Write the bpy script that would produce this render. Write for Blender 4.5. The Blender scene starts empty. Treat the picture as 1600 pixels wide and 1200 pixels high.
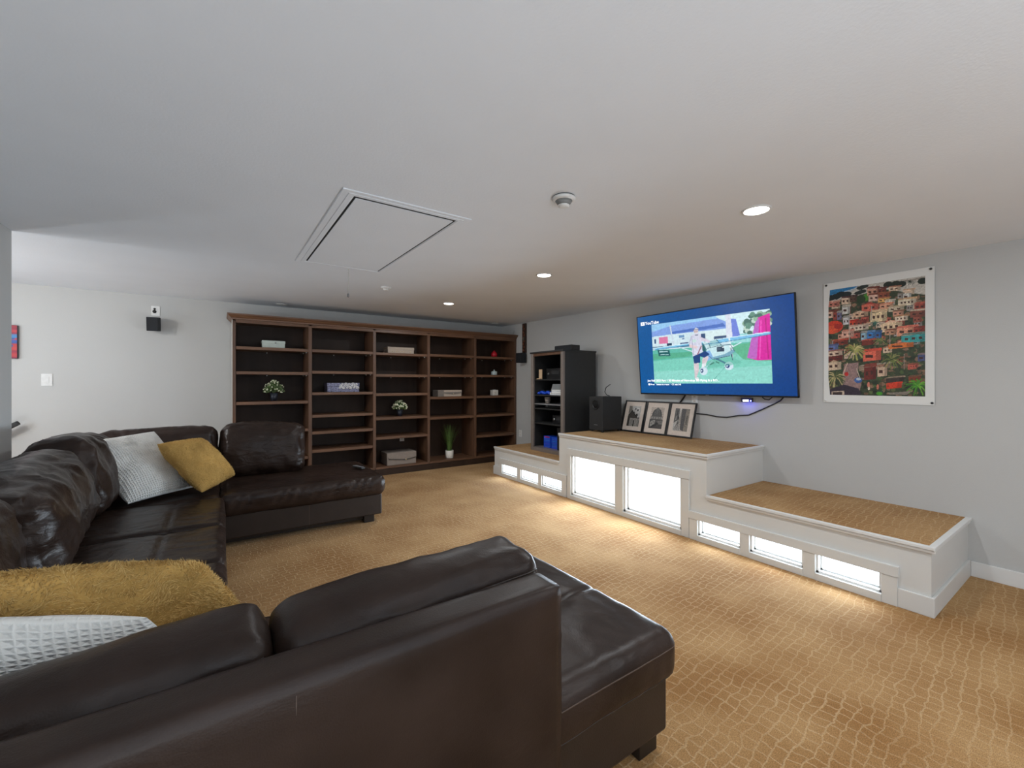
import bpy, bmesh, math, random
import numpy as np
from mathutils import Vector, Matrix, noise

random.seed(7)
PI = math.pi
S = bpy.context.scene
C = S.collection

# ------------------------------------------------------------------ camera
cam_d = bpy.data.cameras.new('camera'); cam = bpy.data.objects.new('camera', cam_d); C.objects.link(cam)
cam_d.sensor_width = 36.0; cam_d.sensor_fit = 'HORIZONTAL'
cam_d.lens = 665.0 / 1600 * 36
cam_d.shift_y = -0.0006
cam_d.clip_start = 0.02
cam.location = (0, 0, 1.37)
cam.rotation_euler = (PI / 2, 0, math.radians(-34.4))
S.camera = cam

# ------------------------------------------------------------------ exposure, world
S.view_settings.view_transform = 'Standard'
S.view_settings.look = 'None'
S.view_settings.gamma = 1.0
S.view_settings.use_curve_mapping = False
S.view_settings.exposure = 0.5
S.cycles.max_bounces = 8
S.cycles.diffuse_bounces = 5
S.cycles.sample_clamp_indirect = 6.0
S.cycles.caustics_reflective = False
S.cycles.caustics_refractive = False
w = bpy.data.worlds.new('world'); S.world = w; w.use_nodes = True
w.node_tree.nodes['Background'].inputs[0].default_value = (0.75, 0.85, 1.0, 1)
w.node_tree.nodes['Background'].inputs[1].default_value = 1.0

PANE_DAY = 32.0            # watts of daylight per square metre of low window
POT_POWER = 8.8           # each recessed ceiling light
REAR_FILL = 10.0      # fill light at an added, unseen window behind the camera
STAIR_FILL = 16.0  # fill light at the added stair window, out of view
CEILING_FILL = 42.0            # added fill lamps that brighten the ceiling from out of view
STAIR_POWER = 16.0         # globe lamp over the stairs
PANE_GLOW = 1.0            # daylight in the low windows of the bench
SCREEN_GLOW = 0.72


def area(name, loc, rot, sx, sy, power, col, spread=PI):
    d = bpy.data.lights.new(name, 'AREA'); d.shape = 'RECTANGLE'; d.size = sx; d.size_y = sy
    d.energy = power; d.color = col; d.spread = spread
    o = bpy.data.objects.new(name, d); C.objects.link(o); o.location = loc; o.rotation_euler = rot
    return o


# fill light at the added, unseen stair window (faces +X)
area('stair_fill_light', (-3.2, 4.95, 1.5), (PI / 2, 0, -PI / 2), 1.3, 1.3, STAIR_FILL, (0.80, 0.90, 1.0))
# room fill at the added big window behind the camera (faces +Y)
area('rear_fill_light', (1.0, -2.55, 1.45), (PI / 2, 0, 0), 2.6, 1.4, REAR_FILL, (0.78, 0.89, 1.0))


# ------------------------------------------------------------------ materials
def lin(c):
    c = c / 255.0
    return c / 12.92 if c <= 0.04045 else ((c + 0.055) / 1.055) ** 2.4


def rgb(r, g, b):
    return (lin(r), lin(g), lin(b), 1.0)


def mat(name, col, rough=0.5, metal=0.0, var=None, bump=None, coat=0.0, spec=0.5, emit=None, stretch=None):
    """var=(scale, amount) value variation; bump=(scale, strength, detail)"""
    m = bpy.data.materials.new(name); m.use_nodes = True
    nt = m.node_tree; N = nt.nodes; L = nt.links
    b = N['Principled BSDF']
    b.inputs['Base Color'].default_value = col
    b.inputs['Roughness'].default_value = rough
    b.inputs['Metallic'].default_value = metal
    b.inputs['Specular IOR Level'].default_value = spec
    if coat:
        b.inputs['Coat Weight'].default_value = coat; b.inputs['Coat Roughness'].default_value = 0.15
    if emit:
        b.inputs['Emission Color'].default_value = emit[0]; b.inputs['Emission Strength'].default_value = emit[1]
    tc = N.new('ShaderNodeTexCoord'); mp = N.new('ShaderNodeMapping')
    L.new(tc.outputs['Object'], mp.inputs['Vector'])
    if stretch: mp.inputs['Scale'].default_value = stretch
    if var is None: var = (30, 0.06)
    nz = N.new('ShaderNodeTexNoise'); nz.inputs['Scale'].default_value = var[0]; nz.inputs['Detail'].default_value = 4
    L.new(mp.outputs['Vector'], nz.inputs['Vector'])
    mr = N.new('ShaderNodeMapRange'); mr.inputs['To Min'].default_value = 1 - var[1]; mr.inputs['To Max'].default_value = 1 + var[1]
    mr.inputs['From Min'].default_value = 0.3; mr.inputs['From Max'].default_value = 0.7
    L.new(nz.outputs['Fac'], mr.inputs['Value'])
    mx = N.new('ShaderNodeVectorMath'); mx.operation = 'SCALE'
    mx.inputs[0].default_value = col[:3]
    L.new(mr.outputs['Result'], mx.inputs['Scale']); L.new(mx.outputs['Vector'], b.inputs['Base Color'])
    if bump:
        n2 = N.new('ShaderNodeTexNoise'); n2.inputs['Scale'].default_value = bump[0]; n2.inputs['Detail'].default_value = bump[2] if len(bump) > 2 else 2
        L.new(mp.outputs['Vector'], n2.inputs['Vector'])
        bp = N.new('ShaderNodeBump'); bp.inputs['Strength'].default_value = bump[1]; bp.inputs['Distance'].default_value = 0.01
        L.new(n2.outputs['Fac'], bp.inputs['Height']); L.new(bp.outputs['Normal'], b.inputs['Normal'])
    return m


def print_mat(name, rough=0.5, glow=0.0):
    """flat print: colours come from the colour attribute of the sheet itself"""
    m = bpy.data.materials.new(name); m.use_nodes = True
    nt = m.node_tree; b = nt.nodes['Principled BSDF']
    a = nt.nodes.new('ShaderNodeAttribute'); a.attribute_name = 'print'
    b.inputs['Roughness'].default_value = rough
    if glow:
        b.inputs['Base Color'].default_value = (0.01, 0.01, 0.012, 1)
        nt.links.new(a.outputs['Color'], b.inputs['Emission Color']); b.inputs['Emission Strength'].default_value = glow
    else:
        nt.links.new(a.outputs['Color'], b.inputs['Base Color'])
    return m


def leather_mat(name='brown_leather', crease=.38, r0=.26, r1=.38):
    m = bpy.data.materials.new(name); m.use_nodes = True
    nt = m.node_tree; N = nt.nodes; L = nt.links; b = N['Principled BSDF']
    tc = N.new('ShaderNodeTexCoord')
    n1 = N.new('ShaderNodeTexNoise'); n1.inputs['Scale'].default_value = 5; n1.inputs['Detail'].default_value = 5
    L.new(tc.outputs['Object'], n1.inputs['Vector'])
    cr = N.new('ShaderNodeValToRGB'); cr.color_ramp.elements[0].position = 0.3; cr.color_ramp.elements[1].position = 0.72
    cr.color_ramp.elements[0].color = (0.0185, 0.0108, 0.0080, 1); cr.color_ramp.elements[1].color = (0.036, 0.0222, 0.0170, 1)
    L.new(n1.outputs['Fac'], cr.inputs['Fac']); L.new(cr.outputs['Color'], b.inputs['Base Color'])
    mr = N.new('ShaderNodeMapRange'); mr.inputs['To Min'].default_value = r0; mr.inputs['To Max'].default_value = r1
    L.new(n1.outputs['Fac'], mr.inputs['Value']); L.new(mr.outputs['Result'], b.inputs['Roughness'])
    b.inputs['Specular IOR Level'].default_value = 0.24
    # grain
    v = N.new('ShaderNodeTexVoronoi'); v.inputs['Scale'].default_value = 260
    L.new(tc.outputs['Object'], v.inputs['Vector'])
    # soft creases
    mp = N.new('ShaderNodeMapping'); mp.inputs['Scale'].default_value = (6, 6, 14); mp.inputs['Rotation'].default_value = (0.5, 0.4, 0.6)
    L.new(tc.outputs['Object'], mp.inputs['Vector'])
    n2 = N.new('ShaderNodeTexNoise'); n2.inputs['Scale'].default_value = 1.5; n2.inputs['Detail'].default_value = 4; n2.inputs['Distortion'].default_value = 0.6
    L.new(mp.outputs['Vector'], n2.inputs['Vector'])
    b1 = N.new('ShaderNodeBump'); b1.inputs['Strength'].default_value = crease; b1.inputs['Distance'].default_value = 0.02
    L.new(n2.outputs['Fac'], b1.inputs['Height'])
    b2 = N.new('ShaderNodeBump'); b2.inputs['Strength'].default_value = 0.12; b2.inputs['Distance'].default_value = 0.002
    L.new(v.outputs['Distance'], b2.inputs['Height']); L.new(b1.outputs['Normal'], b2.inputs['Normal'])
    L.new(b2.outputs['Normal'], b.inputs['Normal'])
    return m


CARPET_ROT = -0.09


def carpet_mat():
    m = bpy.data.materials.new('tan_patterned_carpet'); m.use_nodes = True
    nt = m.node_tree; N = nt.nodes; L = nt.links; b = N['Principled BSDF']
    b.inputs['Roughness'].default_value = 0.95; b.inputs['Specular IOR Level'].default_value = 0.1
    b.inputs['Sheen Weight'].default_value = 0.15; b.inputs['Sheen Roughness'].default_value = 0.5
    b.inputs['Sheen Tint'].default_value = (0.9, 0.75, 0.55, 1)
    g = N.new('ShaderNodeNewGeometry')
    dn = N.new('ShaderNodeTexNoise'); dn.inputs['Scale'].default_value = 8; dn.inputs['Detail'].default_value = 3
    L.new(g.outputs['Position'], dn.inputs['Vector'])
    sub = N.new('ShaderNodeVectorMath'); sub.operation = 'SUBTRACT'; sub.inputs[1].default_value = (0.5, 0.5, 0.5)
    L.new(dn.outputs['Color'], sub.inputs[0])
    sc = N.new('ShaderNodeVectorMath'); sc.operation = 'SCALE'; sc.inputs['Scale'].default_value = 0.075
    L.new(sub.outputs['Vector'], sc.inputs[0])
    ad = N.new('ShaderNodeVectorMath'); ad.operation = 'ADD'
    L.new(g.outputs['Position'], ad.inputs[0]); L.new(sc.outputs['Vector'], ad.inputs[1])
    mp = N.new('ShaderNodeMapping'); mp.inputs['Scale'].default_value = (1, 1, 0); mp.inputs['Rotation'].default_value = (0, 0, CARPET_ROT)
    L.new(ad.outputs['Vector'], mp.inputs['Vector'])
    vo = N.new('ShaderNodeTexBrick'); vo.offset = 0.37; vo.offset_frequency = 2; vo.squash = 1.35; vo.squash_frequency = 3
    vo.inputs['Scale'].default_value = 1; vo.inputs['Brick Width'].default_value = 0.052; vo.inputs['Row Height'].default_value = 0.046
    vo.inputs['Mortar Size'].default_value = 0.0052; vo.inputs['Mortar Smooth'].default_value = 0.85; vo.inputs['Bias'].default_value = 0
    L.new(mp.outputs['Vector'], vo.inputs['Vector'])
    # the looped lines come and go
    fade = N.new('ShaderNodeTexNoise'); fade.inputs['Scale'].default_value = 3.3; fade.inputs['Detail'].default_value = 5
    L.new(g.outputs['Position'], fade.inputs['Vector'])
    fr = N.new('ShaderNodeMapRange'); fr.inputs['From Min'].default_value = 0.36; fr.inputs['From Max'].default_value = 0.6; fr.inputs['To Min'].default_value = 0.5
    L.new(fade.outputs['Fac'], fr.inputs['Value'])
    line = N.new('ShaderNodeMath'); line.operation = 'MULTIPLY'
    L.new(vo.outputs['Fac'], line.inputs[0]); L.new(fr.outputs['Result'], line.inputs[1])
    # worn pile: large soft patches
    big = N.new('ShaderNodeTexNoise'); big.inputs['Scale'].default_value = 2.2; big.inputs['Detail'].default_value = 4
    L.new(g.outputs['Position'], big.inputs['Vector'])
    cr = N.new('ShaderNodeValToRGB'); cr.color_ramp.elements[0].position = 0.36; cr.color_ramp.elements[1].position = 0.68
    cr.color_ramp.elements[0].color = rgb(145, 104, 60); cr.color_ramp.elements[1].color = rgb(174, 137, 92)
    L.new(big.outputs['Fac'], cr.inputs['Fac'])
    fs = N.new('ShaderNodeMapping'); fs.inputs['Scale'].default_value = (110, 330, 200)
    L.new(g.outputs['Position'], fs.inputs['Vector'])
    fb = N.new('ShaderNodeTexNoise'); fb.inputs['Scale'].default_value = 1; fb.inputs['Detail'].default_value = 3
    L.new(fs.outputs['Vector'], fb.inputs['Vector'])
    fm = N.new('ShaderNodeMapRange'); fm.inputs['To Min'].default_value = 0.6; fm.inputs['To Max'].default_value = 1.38
    fm.inputs['From Min'].default_value = 0.25; fm.inputs['From Max'].default_value = 0.75
    L.new(fb.outputs['Fac'], fm.inputs['Value'])
    mx = N.new('ShaderNodeMix'); mx.data_type = 'RGBA'; mx.inputs['B'].default_value = rgb(194, 163, 122)
    lf = N.new('ShaderNodeMath'); lf.operation = 'MULTIPLY'; lf.inputs[1].default_value = 0.62
    L.new(line.outputs['Value'], lf.inputs[0]); L.new(lf.outputs['Value'], mx.inputs['Factor'])
    L.new(cr.outputs['Color'], mx.inputs['A'])
    vs = N.new('ShaderNodeVectorMath'); vs.operation = 'SCALE'
    L.new(mx.outputs['Result'], vs.inputs[0]); L.new(fm.outputs['Result'], vs.inputs['Scale'])
    L.new(vs.outputs['Vector'], b.inputs['Base Color'])
    h1 = N.new('ShaderNodeMath'); h1.operation = 'MULTIPLY_ADD'; h1.inputs[1].default_value = 0.5
    L.new(fb.outputs['Fac'], h1.inputs[0]); L.new(line.outputs['Value'], h1.inputs[2])
    bp = N.new('ShaderNodeBump'); bp.inputs['Strength'].default_value = 0.3; bp.inputs['Distance'].default_value = 0.004
    L.new(h1.outputs['Value'], bp.inputs['Height']); L.new(bp.outputs['Normal'], b.inputs['Normal'])
    return m


def knit_mat():
    m = bpy.data.materials.new('white_waffle_knit'); m.use_nodes = True
    nt = m.node_tree; N = nt.nodes; L = nt.links; b = N['Principled BSDF']
    b.inputs['Base Color'].default_value = rgb(222, 221, 216); b.inputs['Roughness'].default_value = 0.9
    b.inputs['Sheen Weight'].default_value = 0.2
    uv = N.new('ShaderNodeUVMap')
    dn = N.new('ShaderNodeTexNoise'); dn.inputs['Scale'].default_value = 9
    L.new(uv.outputs['UV'], dn.inputs['Vector'])
    sc = N.new('ShaderNodeVectorMath'); sc.operation = 'SCALE'; sc.inputs['Scale'].default_value = 0.02
    L.new(dn.outputs['Color'], sc.inputs[0])
    ad = N.new('ShaderNodeVectorMath'); ad.operation = 'ADD'
    L.new(uv.outputs['UV'], ad.inputs[0]); L.new(sc.outputs['Vector'], ad.inputs[1])
    outs = []
    for dr in ('X', 'Y'):
        wv = N.new('ShaderNodeTexWave'); wv.bands_direction = dr; wv.inputs['Scale'].default_value = 10 if dr == 'X' else 12
        wv.inputs['Distortion'].default_value = 0.5
        L.new(ad.outputs['Vector'], wv.inputs['Vector']); outs.append(wv)
    mu = N.new('ShaderNodeMath'); mu.operation = 'MAXIMUM'
    L.new(outs[0].outputs['Fac'], mu.inputs[0]); L.new(outs[1].outputs['Fac'], mu.inputs[1])
    fz = N.new('ShaderNodeTexNoise'); fz.inputs['Scale'].default_value = 90
    L.new(uv.outputs['UV'], fz.inputs['Vector'])
    ma = N.new('ShaderNodeMath'); ma.operation = 'MULTIPLY_ADD'; ma.inputs[1].default_value = 0.4
    L.new(fz.outputs['Fac'], ma.inputs[0]); L.new(mu.outputs['Value'], ma.inputs[2])
    bp = N.new('ShaderNodeBump'); bp.inputs['Strength'].default_value = 0.75; bp.inputs['Distance'].default_value = 0.007
    L.new(ma.outputs['Value'], bp.inputs['Height']); L.new(bp.outputs['Normal'], b.inputs['Normal'])
    return m


def glass_mat(name, tint=(0.8, 0.8, 0.82), mixf=0.12):
    m = bpy.data.materials.new(name); m.use_nodes = True
    nt = m.node_tree; N = nt.nodes; L = nt.links
    N.remove(N['Principled BSDF']); out = N['Material Output']
    t = N.new('ShaderNodeBsdfTransparent'); t.inputs[0].default_value = (*tint, 1)
    g = N.new('ShaderNodeBsdfGlossy'); g.inputs['Roughness'].default_value = 0.03
    mx = N.new('ShaderNodeMixShader'); mx.inputs[0].default_value = mixf
    L.new(t.outputs[0], mx.inputs[1]); L.new(g.outputs[0], mx.inputs[2]); L.new(mx.outputs[0], out.inputs[0])
    return m


M = {}
M['ceiling'] = mat('ceiling_paint', rgb(232, 236, 241), 0.95, var=(3, 0.012), bump=(90, 0.10, 4), spec=0.2)
M['wall'] = mat('grey_wall_paint', rgb(192, 192, 190), 0.7, var=(2, 0.012), bump=(160, 0.12, 3), spec=0.3)
M['white'] = mat('white_trim_paint', rgb(222, 222, 220), 0.42, var=(8, 0.012))
M['bench'] = mat('bench_paint', rgb(212, 212, 209), 0.45, var=(6, 0.012), bump=(120, 0.04))
M['carpet'] = carpet_mat()
M['wood'] = mat('dark_walnut', rgb(94, 66, 48), 0.42, var=(14, 0.28), bump=(40, 0.05), stretch=(1, 1, 0.12))
M['woodh'] = mat('dark_walnut_shelf', rgb(106, 75, 54), 0.42, var=(14, 0.28), stretch=(0.12, 1, 1))
M['woodback'] = mat('dark_walnut_back', rgb(54, 39, 30), 0.5, spec=0.25, var=(10, 0.2), stretch=(1, 1, 0.15))
M['paleside'] = mat('pale_side', rgb(196, 194, 188), 0.5)
M['leather'] = leather_mat()
M['leather_taut'] = leather_mat('brown_leather_taut', .07, .36, .46)
M['leather_soft'] = leather_mat('brown_leather_soft', .16, .33, .43)
M['leather_base'] = mat('dark_leather_base', rgb(42, 33, 29), 0.42, var=(9, 0.15), bump=(200, 0.08))
M['seam'] = mat('brown_seam_thread', rgb(78, 62, 52), 0.6)
M['foot'] = mat('dark_wood_foot', rgb(30, 24, 22), 0.4)
M['knit'] = knit_mat()
M['yellow'] = mat('mustard_plush', rgb(182, 146, 84), 0.95, var=(9, 0.16), bump=(60, 0.5, 5), spec=0.1)
M['fur'] = mat('mustard_fur', rgb(204, 170, 108), 0.9, var=(6, 0.2), spec=0.15)
M['black'] = mat('black_plastic', rgb(24, 24, 25), 0.4, var=(20, 0.1))
M['blackmatte'] = mat('black_matte', rgb(38, 38, 38), 0.65, var=(20, 0.08))
M['blacklam'] = mat('black_laminate', rgb(43, 43, 43), 0.45, var=(20, 0.08), bump=(200, 0.05))
M['taupe'] = mat('taupe_laminate', rgb(120, 110, 103), 0.45, var=(20, 0.05))
M['grille'] = mat('dark_speaker_grille', rgb(26, 29, 34), 0.8, bump=(400, 0.3))
M['steel'] = mat('brushed_metal', rgb(170, 170, 168), 0.3, metal=0.9)
M['glasspane'] = glass_mat('smoked_glass')
M['paneglow'] = mat('daylit_pane', (0.8, 0.8, 0.8, 1), 0.3, emit=((0.74, 0.87, 1.0, 1), PANE_GLOW))
M['lens'] = mat('lamp_lens', (0.9, 0.9, 0.9, 1), 0.3, emit=((1.0, 0.98, 0.93, 1), 12.0))
M['offlens'] = mat('unlit_lamp_lens', rgb(225, 225, 222), 0.3)
M['globe'] = mat('globe_glass', (0.9, 0.9, 0.9, 1), 0.3, emit=((1.0, 0.97, 0.92, 1), 1.0))
M['screen'] = print_mat('lit_screen', 0.28, SCREEN_GLOW)
M['poster'] = print_mat('poster_print', 0.55)
M['paper'] = mat('white_paper', rgb(225, 225, 222), 0.6, var=(5, 0.01))
M['matboard'] = mat('cream_mat_board', rgb(214, 200, 188), 0.8)
M['caption'] = mat('lit_caption', (0.01, 0.01, 0.01, 1), 0.3, emit=((0.95, 0.97, 1, 1), 0.95))
M['led'] = mat('blue_led', (0.02, 0.02, 0.1, 1), 0.3, emit=((0.12, 0.14, 1.0, 1), 14))
M['whiteled'] = mat('white_led', (0.1, 0.1, 0.2, 1), 0.3, emit=((0.7, 0.75, 1.0, 1), 12))
M['vent'] = mat('grey_vent_plastic', rgb(128, 128, 126), 0.6)
M['gap'] = mat('dark_gap', rgb(40, 40, 40), 0.9)
M['leaf'] = mat('green_leaf', rgb(104, 128, 78), 0.6, var=(60, 0.35))
M['grass'] = mat('grass_blade', rgb(84, 112, 52), 0.6, var=(25, 0.4))
M['blossom'] = mat('cream_blossom', rgb(226, 226, 196), 0.7)
M['navy'] = mat('navy_pot', rgb(38, 42, 54), 0.45)
M['ceramic'] = mat('white_ceramic', rgb(224, 218, 208), 0.35)
M['mint'] = mat('pale_mint_box', rgb(196, 206, 198), 0.6)
M['beige'] = mat('beige_box', rgb(186, 170, 154), 0.7)
M['greybox'] = mat('grey_linen_box', rgb(146, 134, 124), 0.85, bump=(300, 0.2))
M['beigeside'] = mat('grey_box_side', rgb(126, 118, 110), 0.8)
M['red'] = mat('red_glaze', rgb(196, 26, 44), 0.35)
M['jar'] = mat('pale_blue_jar', rgb(184, 200, 200), 0.25)
M['blue'] = mat('blue_plastic', rgb(18, 70, 190), 0.4, var=(20, 0.15))
M['gold'] = mat('gold_stud', rgb(232, 214, 170), 0.3, metal=0.6)
M['tanitem'] = mat('tan_holder', rgb(188, 160, 128), 0.6)
M['whiteplast'] = mat('white_plastic', rgb(226, 226, 224), 0.35)
M['greyplast'] = mat('grey_plastic', rgb(120, 120, 122), 0.4)
M['carve'] = mat('dark_carved_wood', rgb(52, 32, 22), 0.45, var=(60, 0.5))
M['copper'] = mat('copper_inlay', rgb(112, 62, 38), 0.4, var=(40, 0.5))
M['teal'] = mat('teal_inlay', rgb(60, 110, 104), 0.4)
M['cordw'] = mat('pale_cord', rgb(186, 184, 178), 0.8)
M['soil'] = mat('dark_soil', rgb(46, 36, 30), 0.95)


# ------------------------------------------------------------------ builders
class MB:
    def __init__(s):
        s.v = []; s.f = []; s.sm = []

    def add(s, vs, fs, smooth=False):
        o = len(s.v); s.v += [tuple(p) for p in vs]
        s.f += [tuple(i + o for i in f) for f in fs]; s.sm += [smooth] * len(fs)
        return s

    def box(s, lo, hi, bev=0.0, seg=2):
        if bev:
            bm = bmesh.new(); bmesh.ops.create_cube(bm, size=1)
            for v in bm.verts:
                v.co = [lo[i] + (v.co[i] + 0.5) * (hi[i] - lo[i]) for i in range(3)]
            bmesh.ops.bevel(bm, geom=bm.edges[:], offset=bev, segments=seg, profile=0.5, affect='EDGES')
            bm.verts.index_update()
            s.add([v.co[:] for v in bm.verts], [[v.index for v in f.verts] for f in bm.faces], False)
            bm.free(); return s
        (a, b, c), (d, e, f) = lo, hi
        return s.add([(a, b, c), (d, b, c), (d, e, c), (a, e, c), (a, b, f), (d, b, f), (d, e, f), (a, e, f)],
                     [(3, 2, 1, 0), (4, 5, 6, 7), (0, 1, 5, 4), (1, 2, 6, 5), (2, 3, 7, 6), (3, 0, 4, 7)])

    def lathe(s, prof, c=(0, 0, 0), n=28, axis='Z'):
        vs = []; fs = []
        for r, z in prof:
            for k in range(n):
                a = 2 * PI * k / n
                p = (r * math.cos(a), r * math.sin(a), z)
                if axis == 'X': p = (p[2], p[0], p[1])
                if axis == 'Y': p = (p[0], p[2], p[1])
                vs.append((c[0] + p[0], c[1] + p[1], c[2] + p[2]))
        m = len(prof)
        for j in range(m - 1):
            for k in range(n):
                k2 = (k + 1) % n
                fs.append((j * n + k, j * n + k2, (j + 1) * n + k2, (j + 1) * n + k))
        fs.append(tuple(range(n - 1, -1, -1))); fs.append(tuple((m - 1) * n + k for k in range(n)))
        return s.add(vs, fs, True)

    def tube(s, pts, r, n=8):
        pts = [Vector(p) for p in pts]; vs = []; fs = []
        up = Vector((0, 0, 1))
        for i, p in enumerate(pts):
            t = (pts[min(i + 1, len(pts) - 1)] - pts[max(i - 1, 0)]).normalized()
            a = t.cross(up)
            if a.length < 1e-3: a = t.cross(Vector((1, 0, 0)))
            a.normalize(); b = t.cross(a)
            for k in range(n):
                an = 2 * PI * k / n
                vs.append(p + a * (r * math.cos(an)) + b * (r * math.sin(an)))
        for i in range(len(pts) - 1):
            for k in range(n):
                k2 = (k + 1) % n
                fs.append((i * n + k, (i + 1) * n + k, (i + 1) * n + k2, i * n + k2))
        fs.append(tuple(range(n))); fs.append(tuple((len(pts) - 1) * n + k for k in range(n - 1, -1, -1)))
        return s.add(vs, fs, True)

    def sphere(s, c, r, n=12, sq=(1, 1, 1)):
        vs = []; fs = []
        m = n // 2
        for j in range(m + 1):
            th = PI * j / m
            for k in range(n):
                ph = 2 * PI * k / n
                vs.append((c[0] + r * sq[0] * math.sin(th) * math.cos(ph), c[1] + r * sq[1] * math.sin(th) * math.sin(ph), c[2] + r * sq[2] * math.cos(th)))
        for j in range(m):
            for k in range(n):
                fs.append((j * n + k, (j + 1) * n + k, (j + 1) * n + (k + 1) % n, j * n + (k + 1) % n))
        return s.add(vs, fs, True)

    def xf(s, mtx):
        s.v = [tuple(mtx @ Vector(p)) for p in s.v]; return s

    def build(s, name, m, parent=None, loc=None):
        me = bpy.data.meshes.new(name)
        me.from_pydata(s.v, [], s.f); me.polygons.foreach_set('use_smooth', s.sm)
        if m: me.materials.append(m if not isinstance(m, str) else M[m])
        me.validate(); me.update()
        bm = bmesh.new(); bm.from_mesh(me); bmesh.ops.recalc_face_normals(bm, faces=bm.faces[:]); bm.to_mesh(me); bm.free()
        o = bpy.data.objects.new(name, me); C.objects.link(o)
        if loc: o.location = loc
        if parent: o.parent = parent
        return o


def tag(o, label, cat, group=None):
    o['label'] = label; o['category'] = cat
    if group: o['group'] = group
    return o


def thing(name, label, cat, loc=(0, 0, 0), rz=0.0, group=None):
    o = bpy.data.objects.new(name, None); C.objects.link(o); o.empty_display_size = 0.1
    o.location = loc; o.rotation_euler = (0, 0, rz)
    return tag(o, label, cat, group)


def struct(o):
    o['kind'] = 'structure'; return o


def dup(root, loc, label, group=None):
    r = root.copy(); C.objects.link(r); r.location = loc; r['label'] = label
    if group: r['group'] = group
    for ch in list(root.children):
        c = ch.copy(); C.objects.link(c); c.parent = r
        for g in ch.children:
            q = g.copy(); C.objects.link(q); q.parent = c
    return r


def bx(name, lo, hi, m, parent=None, bev=0.0):
    return MB().box(lo, hi, bev).build(name, m, parent)


def ceil_z(y):
    return 2.33 + 0.0175 * y


# ------------------------------------------------------------------ the room
XW, YB = 4.42, 6.80          # television wall, back wall
XS = -3.3                    # far side of the stairs
YF = -2.7                    # wall behind the camera
struct(bx('floor', (XS, YF, -0.05), (XW, YB, 0), 'carpet'))
cm = MB()
a0, a1 = ceil_z(YF), ceil_z(YB)
cm.add([(XS, YF, a0), (XW, YF, a0), (XW, YB, a1), (XS, YB, a1), (XS, YF, a0 + .06), (XW, YF, a0 + .06), (XW, YB, a1 + .06), (XS, YB, a1 + .06)],
       [(0, 1, 2, 3), (7, 6, 5, 4), (0, 4, 5, 1), (1, 5, 6, 2), (2, 6, 7, 3), (3, 7, 4, 0)])
struct(cm.build('ceiling', 'ceiling'))
struct(bx('wall_right', (XW, YF, -.05), (XW + .1, YB + .1, 2.6), 'wall'))
struct(bx('wall_back', (XS - .1, YB, -.05), (XW, YB + .1, 2.6), 'wall'))
struct(bx('wall_stair', (XS - .1, YF, -.05), (XS, YB, 2.6), 'wall'))


def slope_wall(name, x0, x1, y0, y1):
    z0, z1 = ceil_z(y0), ceil_z(y1)
    return struct(MB().add([(x0, y0, 0), (x1, y0, 0), (x1, y1, 0), (x0, y1, 0), (x0, y0, z0), (x1, y0, z0), (x1, y1, z1), (x0, y1, z1)],
                           [(3, 2, 1, 0), (4, 5, 6, 7), (0, 1, 5, 4), (1, 2, 6, 5), (2, 3, 7, 6), (3, 0, 4, 7)]).build(name, 'wall'))


slope_wall('wall_left', -1.29, -1.17, YF, 4.30)
# wall behind the camera, its window added to carry fill light
fw = MB()
fw.box((XS, YF - .1, -.05), (-0.4, YF, 2.6)).box((2.4, YF - .1, -.05), (XW, YF, 2.6))
fw.box((-0.4, YF - .1, -.05), (2.4, YF, .7)).box((-0.4, YF - .1, 2.2), (2.4, YF, 2.6))
struct(fw.build('wall_front', 'wall'))
wf = MB()
wf.box((-.46, YF, .64), (-.36, YF + .02, 2.26)).box((2.36, YF, .64), (2.46, YF + .02, 2.26))
wf.box((-.36, YF, 2.16), (2.36, YF + .02, 2.26)).box((-.36, YF, .64), (2.36, YF + .03, .74)).box((.97, YF - .06, .74), (1.03, YF - .02, 2.16))
wob = struct(wf.build('rear_fill_window', 'white'))
bx('window_pane', (-.36, YF - .05, .74), (2.36, YF - .044, 2.16), glass_mat('window_glass', (.95, .97, .98), .06), wob)

# stair window added for brightness, out of sight round the corner
w2 = MB()
ring2 = ((XS, 4.2, .75), (XS + .03, 4.29, 2.25)), ((XS, 5.61, .75), (XS + .03, 5.7, 2.25)), ((XS, 4.29, .75), (XS + .03, 5.61, .84)), ((XS, 4.29, 2.16), (XS + .03, 5.61, 2.25)), ((XS, 4.93, .84), (XS + .025, 4.97, 2.16))
for lo_, hi_ in ring2: w2.box(lo_, hi_)
w2o = struct(w2.build('stair_fill_window', 'white'))
bx('window_pane', (XS + .002, 4.29, .84), (XS + .008, 5.61, 2.16), 'paneglow', w2o)

# skirting
struct(bx('baseboard_right', (XW - .016, YF, 0), (XW, 0.655, 0.105), 'white', bev=.003))
struct(MB().box((XS, YB - .016, 0), (0.115, YB, 0.105), .003).build('baseboard_back', 'white'))
struct(MB().box((-1.17, YF, 0), (-1.154, 4.30, 0.105), .003).build('baseboard_left', 'white'))

# ------------------------------------------------------------------ stepped built-in bench with low windows
FX = 3.44                                  # plane of the bench front
bench = thing('built_in_bench', 'white stepped built-in bench with carpeted tops and floor-level windows along the television wall', 'bench', (FX, 3.08, 0))
BO = Vector((FX, 3.08, 0))


def bpart(mb, name, m, parent=None):
    if parent is None or parent == bench:
        mb.v = [tuple(Vector(p) - BO) for p in mb.v]; return mb.build(name, m, bench)
    mb.v = [tuple(Vector(p) - BO) for p in mb.v]
    return mb.build(name, m, parent)


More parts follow.
